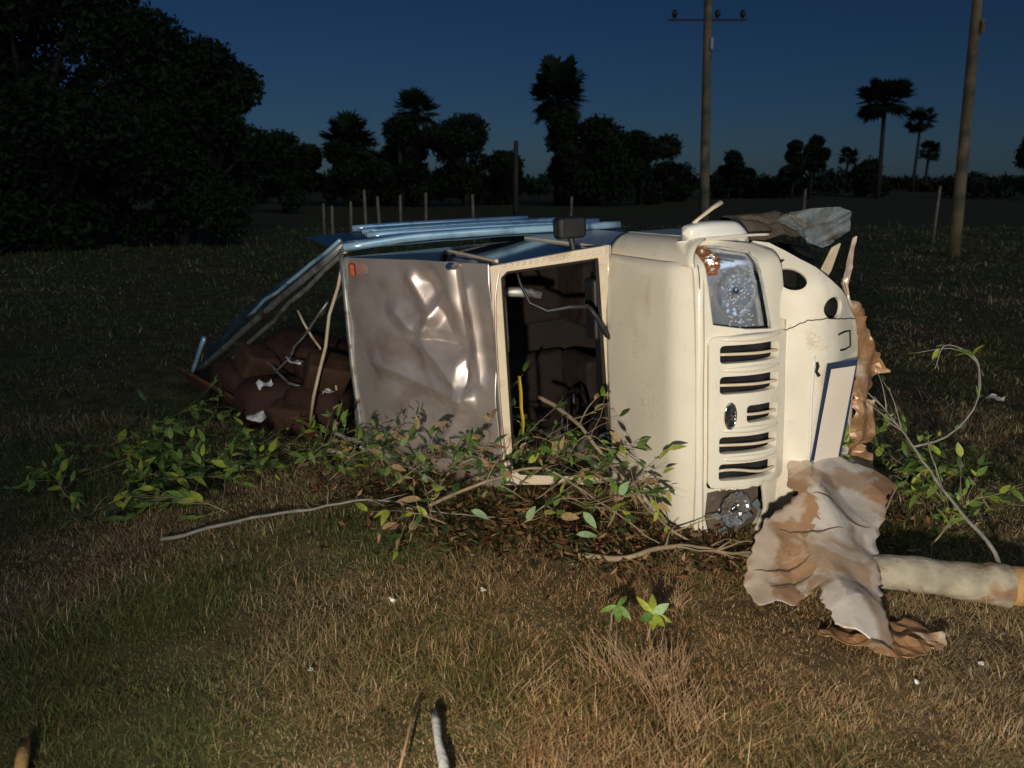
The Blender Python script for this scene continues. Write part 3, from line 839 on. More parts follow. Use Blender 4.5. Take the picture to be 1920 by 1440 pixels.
for k in range(30):
    t = 2 * math.pi * k / 30
    vs.append(ed + .095 * (math.cos(t) * s1 + math.sin(t) * s2) + dirv * random.uniform(.03, .16))
    fs.append((0, 1 + k, 1 + (k + 1) % 30))
for k in range(30):
    t = 2 * math.pi * k / 30
    vs.append(ed - dirv * .03 + .094 * (math.cos(t) * s1 + math.sin(t) * s2))
for k in range(30): fs.append((1 + k, 31 + k, 31 + (k + 1) % 30, 1 + (k + 1) % 30))
ce.add(vs, fs).build('splintered_end', M['cutwood'], log)

# ------------------------------------------------------------------ leaves and branches
def leaf_mesh(name, m, w=.36, curl=.12):
    n = 6; vs = []; fs = []
    for i in range(n + 1):
        t = i / n
        hw = w * .5 * math.sin(math.pi * t ** .8) ** .8 if 0 < t < 1 else .012
        z = -curl * t * t + .03
        vs += [(t, -hw, z + .18 * hw), (t, 0, z), (t, hw, z + .18 * hw)]
    for i in range(n):
        b = i * 3
        fs += [(b, b + 3, b + 4, b + 1), (b + 1, b + 4, b + 5, b + 2)]
    me = bpy.data.meshes.new(name)
    me.from_pydata(vs, [], fs)
    me.polygons.foreach_set('use_smooth', [True] * len(me.polygons))
    me.materials.append(m)
    return me
LEAF = {k: [leaf_mesh('leaf_' + k, M[v], w * a_, c + b_) for a_, b_ in ((1, 0), (.75, .18), (1.15, -.22), (.9, .35))] for k, v, w, c in (('green', 'leaf', .38, .15), ('yellow', 'leafy', .40, .1), ('pale', 'leafp', .40, .2), ('dark', 'leafd', .36, .15), ('brown', 'leafb', .42, .35))}

def place_leaf(kind, p, d, up, size, parent=None, name='leaf'):
    d = Vector(d).normalized(); up = Vector(up)
    s = up.cross(d)
    if s.length < 1e-4: s = Vector((1, 0, 0)).cross(d)
    s.normalize(); n = d.cross(s)
    mx = Matrix((d, s, n)).transposed().to_4x4()
    o = bpy.data.objects.new(name, random.choice(LEAF[kind]))
    COL.objects.link(o)
    mw = Matrix.Translation(p) @ mx @ Matrix.Diagonal((size, size, size, 1))
    if parent is not None:
        o.parent = parent
        o.matrix_parent_inverse = Matrix.Identity(4)
        mw = Matrix.Translation(-Vector(parent.location)) @ mw
    o.matrix_basis = mw
    return o

def spline(ctrl, n):
    ctrl = [Vector(c) for c in ctrl]
    P = [2 * ctrl[0] - ctrl[1]] + ctrl + [2 * ctrl[-1] - ctrl[-2]]
    out = []
    m = len(ctrl) - 1
    for k in range(n + 1):
        x = k / n * m
        i = min(int(x), m - 1); t = x - i
        p0, p1, p2, p3 = P[i], P[i + 1], P[i + 2], P[i + 3]
        out.append(.5 * ((2 * p1) + (p2 - p0) * t + (2 * p0 - 5 * p1 + 4 * p2 - p3) * t * t + (3 * p1 - p0 - 3 * p2 + p3) * t ** 3))
    return out

def branch(label, ctrl, r0, nleaf, size, kinds, seed, m='twig', ntwig=6, tl=.3, leaf_from=.25, group=None, cat='branch', name='leafy_branch', upb=.3, extra=(), fol=0):
    r = random.Random(seed)
    root = empty(name, ctrl[0])
    tag(root, label, cat, group)
    off = Vector(ctrl[0])
    mb = MB()
    path = spline(ctrl, 26)
    path = [p + .012 * Vector((nz(p, 9, seed), nz(p, 9, seed + 5), nz(p, 9, seed + 9))) for p in path]
    mb.tube([p - off for p in path], [r0 * (1 - .8 * k / 26) for k in range(27)], 6)
    tips = []
    for e in extra:
        q = spline(e, 16)
        mb.tube([p - off for p in q], [r0 * .6 * (1 - .75 * k / 16) for k in range(17)], 6)
        tips += [(q[k], (q[min(k + 1, 16)] - q[k - 1]).normalized()) for k in range(4, 17)]
    for k in range(ntwig):
        i = int(26 * r.uniform(leaf_from, .97))
        p = path[i]
        d = (path[min(i + 1, 26)] - path[i - 1]).normalized()
        d = (d + Vector((r.uniform(-1, 1), r.uniform(-1, 1), r.uniform(-.5, .9 + upb)))).normalized()
        L = tl * r.uniform(.5, 1.2)
        q = [p]
        for s in range(5):
            d = (d + .25 * Vector((r.uniform(-1, 1), r.uniform(-1, 1), r.uniform(-1, .8)))).normalized()
            nxt = q[-1] + d * L / 5
            g_ = gz(nxt.x, nxt.y) + .012
            if nxt.z < g_: nxt.z = g_
            q.append(nxt)
        mb.tube([v - off for v in q], [r0 * .38 * (1 - .15 * s) for s in range(6)], 5)
        tips += [(q[s], (q[s] - q[s - 1]).normalized()) for s in range(2, 6)]
    mb.build('stem', M[m], root, smooth=True)
    tips += [(path[k], (path[min(k + 1, 26)] - path[k - 1]).normalized()) for k in range(int(26 * leaf_from) + 1, 27, 2)]
    for k in range(nleaf):
        p, d = r.choice(tips)
        dd = (d + Vector((r.uniform(-1, 1), r.uniform(-1, 1), r.uniform(-.6, .8)))).normalized()
        s = size * r.choice((r.uniform(.4, .8), r.uniform(.7, 1.2), r.uniform(.9, 1.45)))
        p = Vector(p)
        end = p + dd * s
        if end.z < gz(end.x, end.y) + .01: dd.z = abs(dd.z) * .3
        place_leaf(r.choice(kinds), p, dd, Vector((r.uniform(-.6, .6), r.uniform(-.9, .3), 1)), s, root)
    return root

G = lambda x, y, z=0: (x, y, gz(x, y) + z)
# branch rising from the log, leafing
branch('forked grey branch with green leaves rising behind the fallen log', [G(2.36, 3.36, .17), G(2.38, 3.52, .24), G(2.32, 3.80, .36), G(2.24, 4.05, .55), G(2.20, 4.2, .66), G(2.10, 4.3, .80)], .012, 30, .07, ['green', 'pale', 'yellow'], 3, 'greytwig', 7, .35, .3,
       extra=[[G(2.24, 4.05, .55), G(2.42, 4.05, .62), G(2.58, 4.10, .78), G(2.62, 4.2, .98), G(2.52, 4.3, 1.06), G(2.34, 4.35, 1.04)], [G(2.62, 4.15, .85), G(2.6, 4.2, 1.02), G(2.45, 4.25, 1.1), G(2.38, 4.2, .98)]])
RB = [((2.25, 4.3), (2.7, 4.6)), ((2.15, 4.7), (2.6, 5.3)), ((2.6, 4.1), (2.3, 4.6)), ((2.9, 4.3), (2.45, 4.2)), ((2.05, 4.15), (2.4, 4.45)), ((2.3, 3.85), (2.75, 3.95))]
for k, (p, q) in enumerate(RB):
    lab = ['leafy green branch on the ground behind the torn brown bumper skin', 'farthest leafy branch in the greenery right of the truck', 'leafy branch lying under the forked grey branch', 'rightmost leafy branch in the greenery behind the log', 'leafy branch against the torn panel at the bumper', 'low leafy branch just behind the fallen log'][k]
    branch(lab, [G(*p, .05), G((p[0] + q[0]) / 2, (p[1] + q[1]) / 2, .30), G(*q, .24)], .006, 80, .075, ['green', 'dark', 'green', 'yellow'], 60 + k, 'twig', 8, .35, .1, group='branches right of the truck')
# spray of leaves showing between number plate and torn panel
branch('bright green leaf spray poking out below the number plate', [tuple(veh(.10, .20, -.85)), tuple(veh(.17, .34, -.86)), tuple(veh(.20, .42, -.90)), tuple(veh(.20, .47, -.93))], .008, 26, .09, ['green', 'yellow', 'green'], 77, 'twig', 5, .14, .2)

# brush along the truck's lower edge
branch('long bare curved branch reaching from windscreen opening down to the nose', [G(.18, 4.85, .62), G(.38, 4.62, .52), G(.62, 4.30, .30), G(.85, 3.98, .10), G(1.05, 3.80, .05), G(1.30, 3.72, .05)], .016, 14, .085, ['yellow', 'green', 'brown'], 5, 'twig', 9, .32, .2)
branch('thick bare stick lying on the ground under the truck nose', [G(.35, 3.72, .03), G(.62, 3.70, .06), G(.90, 3.74, .08), G(1.20, 3.72, .07), G(1.42, 3.76, .05)], .020, 4, .07, ['brown'], 6, 'twig', 8, .2, .1)
branch('long bare curved branch lying on dark grass left of centre', [G(-1.95, 3.90, .03), G(-1.65, 4.05, .05), G(-1.25, 4.28, .06), G(-.85, 4.38, .07), G(-.45, 4.28, .05), G(-.1, 4.15, .08)], .012, 2, .06, ['brown'], 8, 'greytwig', 4, .25, .2)
branch('pale straight stick sloping over the leaves below the crumpled wall', [G(-1.25, 5.15, .30), G(-.95, 4.95, .22), G(-.60, 4.72, .12), G(-.35, 4.5, .04)], .014, 3, .07, ['brown', 'pale'], 9, 'greytwig', 3, .3, .2)
branch('bare arching branch across the foot of the windscreen opening', [G(-.55, 4.25, .08), G(-.2, 4.22, .25), G(.15, 4.30, .32), G(.40, 4.15, .25), G(.68, 3.92, .12), G(.80, 3.8, .06)], .012, 10, .09, ['green', 'yellow', 'dark'], 10, 'twig', 9, .35, .1)
MBR = [((-.55, 4.55), (.0, 4.35)), ((-.2, 4.75), (.35, 4.5)), ((-.75, 4.85), (-.3, 4.6)), ((.05, 4.15), (.5, 4.0)), ((-.35, 4.1), (-.7, 4.0)), ((.25, 4.65), (.62, 4.35)), ((.55, 4.1), (.82, 3.95)), ((-1.0, 5.1), (-.55, 4.95)), ((-.4, 5.0), (.1, 4.85))]
MLB = ['leafy branch under the crumpled wall, middle of the brush heap', 'dark leafy branch inside the foot of the windscreen opening', 'leafy branch below the dented sheet, left end of the brush heap', 'leafy branch in front of the windscreen foot with pale leaves', 'low leafy branch at the front left of the brush heap', 'leafy branch pressed against the lower windscreen pillar', 'yellow-green leafy branch leaning on the lower bonnet', 'leafy branch behind the pale straight stick', 'leafy branch at the lower corner of the cab roof']
for k, (p, q) in enumerate(MBR):
    hgt = [.30, .40, .28, .22, .14, .44, .34, .34, .46][k]
    kinds = [['dark', 'green', 'brown'], ['dark', 'dark', 'green'], ['dark', 'brown', 'green'], ['green', 'pale', 'yellow', 'dark'], ['dark', 'brown', 'yellow'], ['dark', 'green'], ['yellow', 'yellow', 'green', 'brown'], ['dark', 'dark', 'green'], ['dark', 'dark']][k]
    branch(MLB[k], [G(*p, .03), G((p[0] + q[0]) / 2, (p[1] + q[1]) / 2, hgt), G(*q, hgt * .9)], .006, 36, .085, kinds, 80 + k, 'twig', 10, .34, .05, group='brush along the lower edge of the truck')
for k, (p, q, lab) in enumerate((((.0, 4.5), (.55, 4.45), 'dense dark leafy branch across the lower windscreen bar'), ((.15, 4.4), (.70, 4.15), 'dense dark leafy branch at the lower right windscreen corner'), ((-.2, 4.6), (.3, 4.7), 'dense dark leafy branch below the yellow strap'), ((-.8, 4.5), (-.2, 4.4), 'dense dark leafy branch below the crumpled wall'), ((-1.5, 5.0), (-.9, 4.8), 'dense leafy branch between the green heap and the brush'), ((-1.2, 4.7), (-.7, 4.6), 'leafy branch in front of the pale straight stick'), ((-1.45, 5.3), (-.8, 5.15), 'leafy branch against the foot of the corner post'))):
    branch(lab, [G(*p, .08), G((p[0] + q[0]) / 2, (p[1] + q[1]) / 2, .30), G(*q, .20)], .004, 64, .08, ['dark', 'green', 'dark', 'green', 'brown'], 140 + k, 'twig', 14, .30, .02, group='brush along the lower edge of the truck')
# left heap of greenery
LBR = [((-2.0, 4.5), (-2.5, 4.9)), ((-2.5, 4.4), (-1.9, 4.8)), ((-2.9, 5.0), (-2.3, 5.2)), ((-1.6, 4.7), (-1.9, 5.2)), ((-3.1, 5.6), (-2.6, 5.9)), ((-2.2, 5.4), (-1.7, 5.6)), ((-1.7, 4.2), (-2.2, 4.3)), ((-2.8, 4.5), (-3.2, 4.9)), ((-2.3, 5.0), (-2.7, 5.5)), ((-1.5, 5.2), (-1.2, 5.4)), ((-3.0, 6.3), (-2.5, 6.4))]
LLB = ['nearest centre leafy branch in the green heap left of the truck', 'leafy branch crossing the front of the green heap at left', 'leafy branch in the left flank of the green heap', 'leafy branch at the right end of the green heap', 'pale leafy branch at the back left of the green heap', 'leafy branch in the green heap under the rust-red board', 'lowest leafy branch of the green heap, beside the bare curved branch', 'leftmost leafy branch of the green heap', 'leafy branch on the top of the green heap', 'leafy branch between the green heap and the crumpled wall', 'farthest leafy branch of the green heap, below the canopy bars']
for k, (p, q) in enumerate(LBR):
    branch(LLB[k], [G(*p, .05), G((p[0] + q[0]) / 2, (p[1] + q[1]) / 2, .13), G(*q, .07)], .005, 112, .09, ['green', 'green', 'dark', 'green', 'yellow'], 100 + k, 'twig', 16, .36, .02, upb=-.4, group='green heap left of the truck')

# dead leaves and chips strewn round the truck
def litter():
    r = np.random.default_rng(5); n = 5200
    spots = [(.2, 4.2, .9, .45, .5), (.75, 3.75, .5, .2, .2), (-.6, 4.7, .7, .4, .15), (1.9, 4.2, .7, .5, .15)]
    pick = r.choice(4, n, p=[q[4] for q in spots])
    S = np.array(spots)[pick]
    X = S[:, 0] + r.normal(size=n) * S[:, 2] * .55; Y = S[:, 1] + r.normal(size=n) * S[:, 3] * .55
    Z = np.array([gz(x, y) for x, y in zip(X, Y)]) + r.uniform(.005, .06, n)
    P = np.stack([X, Y, Z], 1)
    a_ = r.normal(size=(n, 3)); a_[:, 2] *= .35; a_ /= np.linalg.norm(a_, axis=1)[:, None]
    b_ = np.cross(a_, np.array([0, 0, 1.]) + .5 * r.normal(size=(n, 3))); b_ /= np.linalg.norm(b_, axis=1)[:, None]
    L = r.uniform(.015, .045, n)[:, None]; W = L * r.uniform(.08, .4, (n, 1))
    c_ = np.cross(a_, b_) * L * .25
    V_ = np.stack([P - a_ * L, P - b_ * W + c_, P + a_ * L, P + b_ * W + c_], 1).reshape(-1, 3)
    o = np_mesh('leaf_litter', V_, np.arange(n * 4).reshape(-1, 4), M['litter'])
    at = o.data.color_attributes.new('Col', 'FLOAT_COLOR', 'POINT')
    pal = np.array([(.20, .10, .045), (.12, .055, .025), (.28, .19, .09), (.05, .07, .02), (.09, .12, .03)])[r.choice(5, n, p=[.32, .26, .17, .15, .10])]
    cc = np.ones((n, 4, 4), np.float32); cc[:, :, :3] = (pal * r.uniform(.6, 1.3, (n, 1)))[:, None, :]
    at.data.foreach_set('color', cc.reshape(-1))
    tag(o, 'dead leaves and chips strewn on the ground round the truck', 'leaf litter', kind='stuff')

# seedling with broad yellow-green leaves in the foreground
sd = empty('seedling', gnd(.60, 3.0)); tag(sd, 'broad-leaved yellow-green seedling standing in dry straw', 'plant')
so = Vector(sd.location)
MB().tube([(0, 0, 0), (.01, 0, .06), (.02, .01, .12)], [.006, .005, .004], 6).build('stem', M['twig'], sd)
for k, (ang, el, kd, s) in enumerate(((-100, -.5, 'yellow', .085), (-60, -.25, 'yellow', .085), (80, 1.2, 'yellow', .10), (20, .5, 'pale', .09), (-20, -.1, 'yellow', .085), (150, 1.0, 'yellow', .10), (-140, .1, 'green', .10))):
    place_leaf(kd, so + Vector((.02, .01, .12)), (math.cos(R(ang)), math.sin(R(ang)), el), (0, -1, .9), s, sd)
sd2 = empty('seedling', gnd(.45, 3.08)); tag(sd2, 'drooping dull green seedling just left of the bright seedling', 'plant')
MB().tube([(0, 0, 0), (.0, 0, .08), (.02, -.01, .13)], [.005, .004, .003], 6).build('stem', M['twig'], sd2)
for ang, el in ((-90, -.7), (-40, -.5), (180, -.4), (40, .3)):
    place_leaf('green', Vector(sd2.location) + Vector((.02, -.01, .13)), (math.cos(R(ang)), math.sin(R(ang)), el), (0, -1, .8), .085, sd2)
# single loose leaves that show up bright
for k, (x, y, z, kd, d, s, lab) in enumerate(((-.24, 4.16, .12, 'pale', (.8, -.1, -.2), .12, 'single pale green leaf lying on the brush left of the windscreen foot'), (.40, 4.0, .17, 'pale', (.5, -.2, -.5), .12, 'upper pale green leaf on a twig below the windscreen opening'), (.36, 3.92, .07, 'pale', (.9, .1, .0), .13, 'lower pale green leaf on the ground below the windscreen opening'), (.10, 4.35, .33, 'yellow', (.6, .1, .5), .09, 'small yellow leaf standing at the lower windscreen corner'), (-.25, 4.5, .30, 'green', (-.6, .1, .5), .13, 'broad green leaf leaning at the foot of the crumpled wall'), (.28, 4.05, .12, 'brown', (.6, -.3, .1), .11, 'curled dry brown leaf beside the pale leaves'), (-.55, 4.3, .12, 'brown', (-.6, -.3, .2), .14, 'dry brown leaf at the left of the brush heap'))):
    o = place_leaf(kd, Vector(G(x, y, z)), d, (0, -.9, 1), s, None, 'fallen_leaf')
    tag(o, lab, 'leaf')

# ------------------------------------------------------------------ spilled load, boards and tarpaulin behind the truck
def lumpy(name, c, d, m, label, cat, seed, rz=0, tilt=0, box=.6, group='spilled load'):
    n, k = 18, 12
    def fn(i, j):
        t = 2 * math.pi * i; p = math.pi * (j - .5)
        e = lambda v: math.copysign(abs(v) ** box, v)
        q = Vector((e(math.cos(p)) * e(math.cos(t)), e(math.cos(p)) * e(math.sin(t)), e(math.sin(p))))
        q *= 1 + .12 * nz(q, 1.6, seed) + .04 * nz(q, 5, seed)
        return (q.x * d[0] / 2, q.y * d[1] / 2, q.z * d[2] / 2)
    o = MB().grid(fn, n, k).build(name, m, smooth=True)
    o.location = c; o.rotation_euler = (tilt, tilt * .6, rz)
    tag(o, label, cat, group)
    return o
lumpy('sack', G(-2.05, 6.35, .22), (.62, .45, .38), M['sack'], 'reddish-brown sack lying nearest the rust-red board', 'sack', 1, .5)
lumpy('sack', G(-1.62, 6.2, .22), (.55, .42, .40), M['sack'], 'brown sack lying right beside the crumpled wall edge', 'sack', 2, -.3)
lumpy('sack', G(-2.45, 6.9, .25), (.65, .5, .45), M['sack'], 'dark red sack under the bent canopy bars at left', 'sack', 3, 1.0)
lumpy('sack', G(-1.65, 6.55, .55), (.5, .45, .36), M['sack'], 'brown sack on top of the spilled load', 'sack', 4, .2, .3)
lumpy('sack', G(-1.95, 6.9, .50), (.55, .5, .45), M['sack'], 'dark sack at the back of the spilled load', 'sack', 5, -.6, .3)
for k, (c, d, rz, tl, lab) in enumerate(((G(-1.50, 6.05, .55), (.34, .26, .26), .4, .5, 'tilted brown carton high in the spilled load beside the corner post'), (G(-1.80, 6.10, .16), (.36, .28, .24), -.3, .15, 'brown carton on the ground in front of the sacks'), (G(-2.25, 6.6, .50), (.30, .28, .22), .8, .4, 'small brown carton resting on the leftmost sacks'))):
    lumpy('carton', c, d, M['carton'], lab, 'carton', 20 + k, rz, tl, .22)
def board(p, q, w, th, m, label):
    p, q = Vector(p), Vector(q); d = q - p
    o = MB().box((0, 0, 0), (d.length, th, w)).build('board', m, bevel=.006)
    o.location = (p + q) / 2; o.rotation_euler = (R(35), -math.atan2(d.z, math.hypot(d.x, d.y)), math.atan2(d.y, d.x))
    tag(o, label, 'board'); return o
board(G(-3.22, 7.35, .16), G(-2.15, 6.22, .10), .26, .03, M['board'], 'long rust-red board edging the spilled load on the left')
board(G(-2.10, 6.25, .16), G(-1.55, 5.85, .10), .20, .03, M['board'], 'short rust-red board next to the corner post')
tp = MB()
def tarp_fn(i, j):
    p = Vector((-1.24, 5.68, 1.50)).lerp(Vector((-3.15, 7.47, .12)), i)
    p.z += .10 * math.sin(math.pi * i) + .03 + .02 * nz((i * 6, j * 4, 0), 1.3) - .05
    q = p + Vector((-.16 - .1 * math.sin(math.pi * i), .40, -.10 * j)) * j
    q += .05 * Vector((nz((i * 7, j * 5, 1), 1), nz((i * 7, j * 5, 2), 1), nz((i * 9, j * 5, 3), 1)))
    q.z = max(q.z, gz(q.x, q.y) + .03)
    return q
tarp = tp.grid(tarp_fn, 40, 14).build('tarpaulin', M['tarp'], smooth=True, solid=.003)
tag(tarp, 'dark blue-green tarpaulin draped over the bent canopy bars', 'tarpaulin')
# pale rags and scraps
def scrap(x, y, s, label, seed, dz=.02, m='scrap'):
    r = random.Random(seed)
    pl = [(s * r.uniform(.5, 1.1) * math.cos(t), s * r.uniform(.4, 1) * math.sin(t)) for t in np.linspace(0, 6.28, 8, endpoint=False)]
    cr = folds(seed, 12, .4, .5)
    o = plate('litter_scrap', pl, [], lambda A, B: (A, B, s * (.3 + cr(A / s, B / s))), M[m], None, solid=.002, bevel=0, subdiv=2)
    o.location = G(x, y, dz); tag(o, label, 'litter', 'pale scraps on the ground')
scrap(-.14, 3.40, .022, 'small crumpled white scrap on the grass below the brush heap', 1)
scrap(-.58, 3.32, .020, 'pair of pale scraps on dark grass left of the crumpled white scrap', 2)
scrap(-.83, 2.76, .016, 'tiny bright white scrap on the dark grass at lower left', 3)
scrap(-1.22, 5.05, .06, 'pale rag caught in the leaves at the foot of the spilled load', 4, .16)
scrap(-1.02, 4.98, .028, 'bluish white scrap beside the pale rag in the leaves', 5, .2)
scrap(-2.12, 6.05, .10, 'pale torn rag at the end of the long rust-red board', 6, .12)
scrap(1.62, 2.66, .018, 'white scrap in front of the torn panel', 7)
scrap(1.95, 2.78, .016, 'pale scrap on the grass below the fallen log', 8)
scrap(4.35, 6.65, .10, 'flat pale scrap on the dark grass at far right', 9, .04)
scrap(2.85, 4.55, .03, 'pale chip behind the greenery at right', 10, .04)
scrap(-1.75, 6.02, .09, 'grey crumpled wrapping high on the spilled load', 21, .62)
scrap(-2.05, 6.15, .07, 'grey crumpled wrapping low on the spilled load', 22, .38)
scrap(-1.48, 5.92, .06, 'pale crumpled wrapping beside the corner post', 23, .42)
# sticks in the foreground
st = MB().tube([G(-.30, 2.50, .03), G(-.28, 2.42, .04), G(-.265, 2.33, .035), G(-.235, 2.22, .04), G(-.22, 2.10, .03)], [.011, .017, .014, .019, .016], 8).build('stick', M['stonewhite'], smooth=True)
tag(st, 'short pale grey stick at the bottom edge of the picture', 'stick')
st = MB().tube([G(-1.74, 2.32, .05), G(-1.70, 2.24, .05), G(-1.62, 2.05, .03)], [.018, .022, .02], 8).build('stick', M['cutwood'], smooth=True)
tag(st, 'brown stump of stick in the bottom left corner', 'stick')
st = MB().tube([G(-.36, 2.62, .02), G(-.37, 2.40, .05), G(-.38, 2.15, .06)], [.004, .005, .004], 6).build('stick', M['straw'], smooth=True)
tag(st, 'thin straw-coloured stalk left of the pale grey stick', 'stick')

# ------------------------------------------------------------------ grass
def blades(name, n, sampler, hscale, wscale, colfn, m, label, cat='grass', lean=.9):
    X, Y = sampler(n)
    n = len(X)
    Z = np.array([gz(x, y) for x, y in zip(X, Y)])
    d = np.hypot(X, Y)
    h = rng.uniform(.35, 1.0, n) ** 1.3 * hscale * (1 + .07 * np.maximum(0, d - 4))
    pn = np.array([noise.noise(Vector((x * 1.7, y * 1.7, 7.7))) + .6 * noise.noise(Vector((x * 5, y * 5, 2.2))) for x, y in zip(X, Y)])
    h *= np.clip(.95 + 1.1 * pn, .38, 2.0) * np.where(rng.uniform(0, 1, n) < .03, 1.9, 1.0)
    w = wscale * rng.uniform(.6, 1.3, n) * np.maximum(1, d / 3.2)
    th = rng.uniform(0, 2 * np.pi, n); ln = rng.uniform(.1, 1, n) * lean
    flat = np.where(rng.uniform(0, 1, n) < .55, rng.uniform(.08, .35, n), .85)
    bx, by = np.cos(th), np.sin(th)
    px, py = -by, bx
    vs = np.zeros((n, 5, 3), np.float32)
    for k, (t, ww) in enumerate(((0, 1), (0, -1), (.55, .8), (.55, -.8), (1, 0))):
        out_ = h * ln * (t ** 1.6) * 1.5
        up = h * (t - .45 * ln * t * t) * flat + .012 * (flat < .5) * t
        vs[:, k, 0] = X + bx * out_ + px * w * ww
        vs[:, k, 1] = Y + by * out_ + py * w * ww
        vs[:, k, 2] = Z + up - .004
    me = bpy.data.meshes.new(name)
    me.vertices.add(n * 5); me.vertices.foreach_set('co', vs.reshape(-1))
    tri = np.array([[0, 1, 2], [1, 3, 2], [2, 3, 4]], np.int32)
    idx = (np.arange(n, dtype=np.int32)[:, None, None] * 5 + tri[None]).reshape(-1)
    me.loops.add(len(idx)); me.loops.foreach_set('vertex_index', idx)
    me.polygons.add(n * 3)
    me.polygons.foreach_set('loop_start', np.arange(0, n * 9, 3, dtype=np.int32))
    me.update(calc_edges=True)
    at = me.color_attributes.new('Col', 'FLOAT_COLOR', 'POINT')
    c = colfn(X, Y, n)
    cc = np.ones((n, 5, 4), np.float32); cc[:, :, :3] = c[:, None, :]
    at.data.foreach_set('color', cc.reshape(-1))
    o = link_mesh(name, me, m)
    tag(o, label, cat, kind='stuff')
    return o

def field(y0, y1):
    def s(n):
        Y = y0 * (y1 / y0) ** rng.uniform(0, 1, n)
        X = rng.uniform(-1, 1, n) * (.82 * Y + 1.0)
        return X, Y
    return s
def mixed(n):
    k = int(n * .72)
    a_ = field(1.75, 6.5)(k); b_ = field(6, 32)(n - k)
    return np.concatenate([a_[0], b_[0]]), np.concatenate([a_[1], b_[1]])
PAL = np.array([(.40, .30, .155), (.18, .195, .06), (.29, .18, .09), (.09, .115, .038), (.50, .41, .25)])
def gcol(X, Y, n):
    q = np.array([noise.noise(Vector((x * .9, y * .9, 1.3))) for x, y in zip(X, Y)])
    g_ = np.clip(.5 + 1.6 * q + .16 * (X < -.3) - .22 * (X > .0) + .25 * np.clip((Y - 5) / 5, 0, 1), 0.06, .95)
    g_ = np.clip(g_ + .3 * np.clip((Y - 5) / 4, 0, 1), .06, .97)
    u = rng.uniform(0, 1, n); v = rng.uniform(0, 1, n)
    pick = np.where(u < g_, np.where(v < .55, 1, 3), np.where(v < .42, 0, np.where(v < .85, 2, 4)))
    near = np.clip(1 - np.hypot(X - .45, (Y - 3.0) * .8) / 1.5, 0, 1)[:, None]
    c_ = PAL[pick] * rng.uniform(.65, 1.25, (n, 1)) * (1 + .35 * np.clip((Y - 6) / 8, 0, 1))[:, None]  # far grass colour lightened to make up for weak lamp light there
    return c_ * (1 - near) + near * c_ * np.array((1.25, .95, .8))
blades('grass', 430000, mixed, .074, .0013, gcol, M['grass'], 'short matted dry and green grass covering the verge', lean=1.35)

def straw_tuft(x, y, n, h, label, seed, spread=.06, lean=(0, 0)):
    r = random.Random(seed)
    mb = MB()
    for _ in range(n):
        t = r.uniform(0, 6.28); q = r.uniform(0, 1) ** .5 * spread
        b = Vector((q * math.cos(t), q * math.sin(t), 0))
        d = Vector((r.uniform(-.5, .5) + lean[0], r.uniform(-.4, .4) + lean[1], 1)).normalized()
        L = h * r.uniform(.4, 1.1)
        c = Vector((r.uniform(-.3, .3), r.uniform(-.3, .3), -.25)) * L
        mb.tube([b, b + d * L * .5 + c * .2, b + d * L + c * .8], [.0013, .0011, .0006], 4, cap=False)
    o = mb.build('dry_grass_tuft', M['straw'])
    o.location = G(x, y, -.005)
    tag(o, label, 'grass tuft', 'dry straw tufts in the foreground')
straw_tuft(.62, 2.76, 230, .20, 'tall pale straw tuft added for the lit ground strip, in front of the bright seedling', 1, .11, (-.15, 0))  # first four tufts imitate a lit strip of ground with pale straw
straw_tuft(.67, 2.52, 220, .13, 'straw tuft added for the lit ground strip, between the seedling and the bottom edge', 2, .11)
straw_tuft(.56, 2.30, 220, .11, 'straw tuft added for the lit ground strip, at the bottom edge right of centre', 3, .12)
straw_tuft(.74, 3.32, 160, .12, 'straw tuft added for the lit ground strip, behind the bright seedling', 4, .09)
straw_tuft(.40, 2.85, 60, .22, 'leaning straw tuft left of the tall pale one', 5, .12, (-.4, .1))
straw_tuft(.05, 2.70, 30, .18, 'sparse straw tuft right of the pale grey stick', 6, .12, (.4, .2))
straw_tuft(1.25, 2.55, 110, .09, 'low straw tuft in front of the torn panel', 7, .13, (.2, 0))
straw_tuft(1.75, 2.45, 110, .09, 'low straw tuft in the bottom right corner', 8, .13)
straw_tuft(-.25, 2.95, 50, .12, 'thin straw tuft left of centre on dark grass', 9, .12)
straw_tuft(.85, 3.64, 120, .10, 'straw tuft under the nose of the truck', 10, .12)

# ------------------------------------------------------------------ background: poles, fence posts, trees
def utility_pole(base_, top, r, label, arm):
    o = empty('utility_pole', base_); tag(o, label, 'utility pole')
    b = Vector(base_); t = Vector(top) - b
    MB().tube([t * k / 8 for k in range(9)], [r * (1 - .35 * k / 8) for k in range(9)], 14).build('shaft', M['pole'], o, smooth=True)
    if arm:
        for q in arm:
            c = t * (q[0] / t.z)
            am = MB().box(c + Vector((q[3], 0, 0)), (q[1], .06, .05)).build('crossarm', M['trunk'], o)
            for dx in q[2]:
                MB().tube([c + Vector((dx, 0, .05)), c + Vector((dx, 0, .16)), c + Vector((dx, 0, .24)), c + Vector((dx, 0, .30))], [.03, .10, .08, .03], 10).build('insulator', M['insul'], o, smooth=True)
    MB().tube([t * .62 + Vector((.10, -r, 0)), t * .655 + Vector((.10, -r, 0))], .05, 8).build('band', M['scrap'], o)
    return o
utility_pole(G(6.50, 26.5), (6.07, 26.5, 9.5), .17, 'upright pole with insulators behind the truck nose', [(6.75, 2.5, (-1.05, .3, 1.1), 0)])
utility_pole(G(11.5, 20.2), (11.02, 20.2, 8.6), .15, 'leaning brown pole near the right edge', None).children[0].data.materials[0] = mat('yellow_brown_pole', (.50, .35, .15), .85, var=.25, scale=3, bump=.2, second=(.25, .17, .08), sscale=1.5)
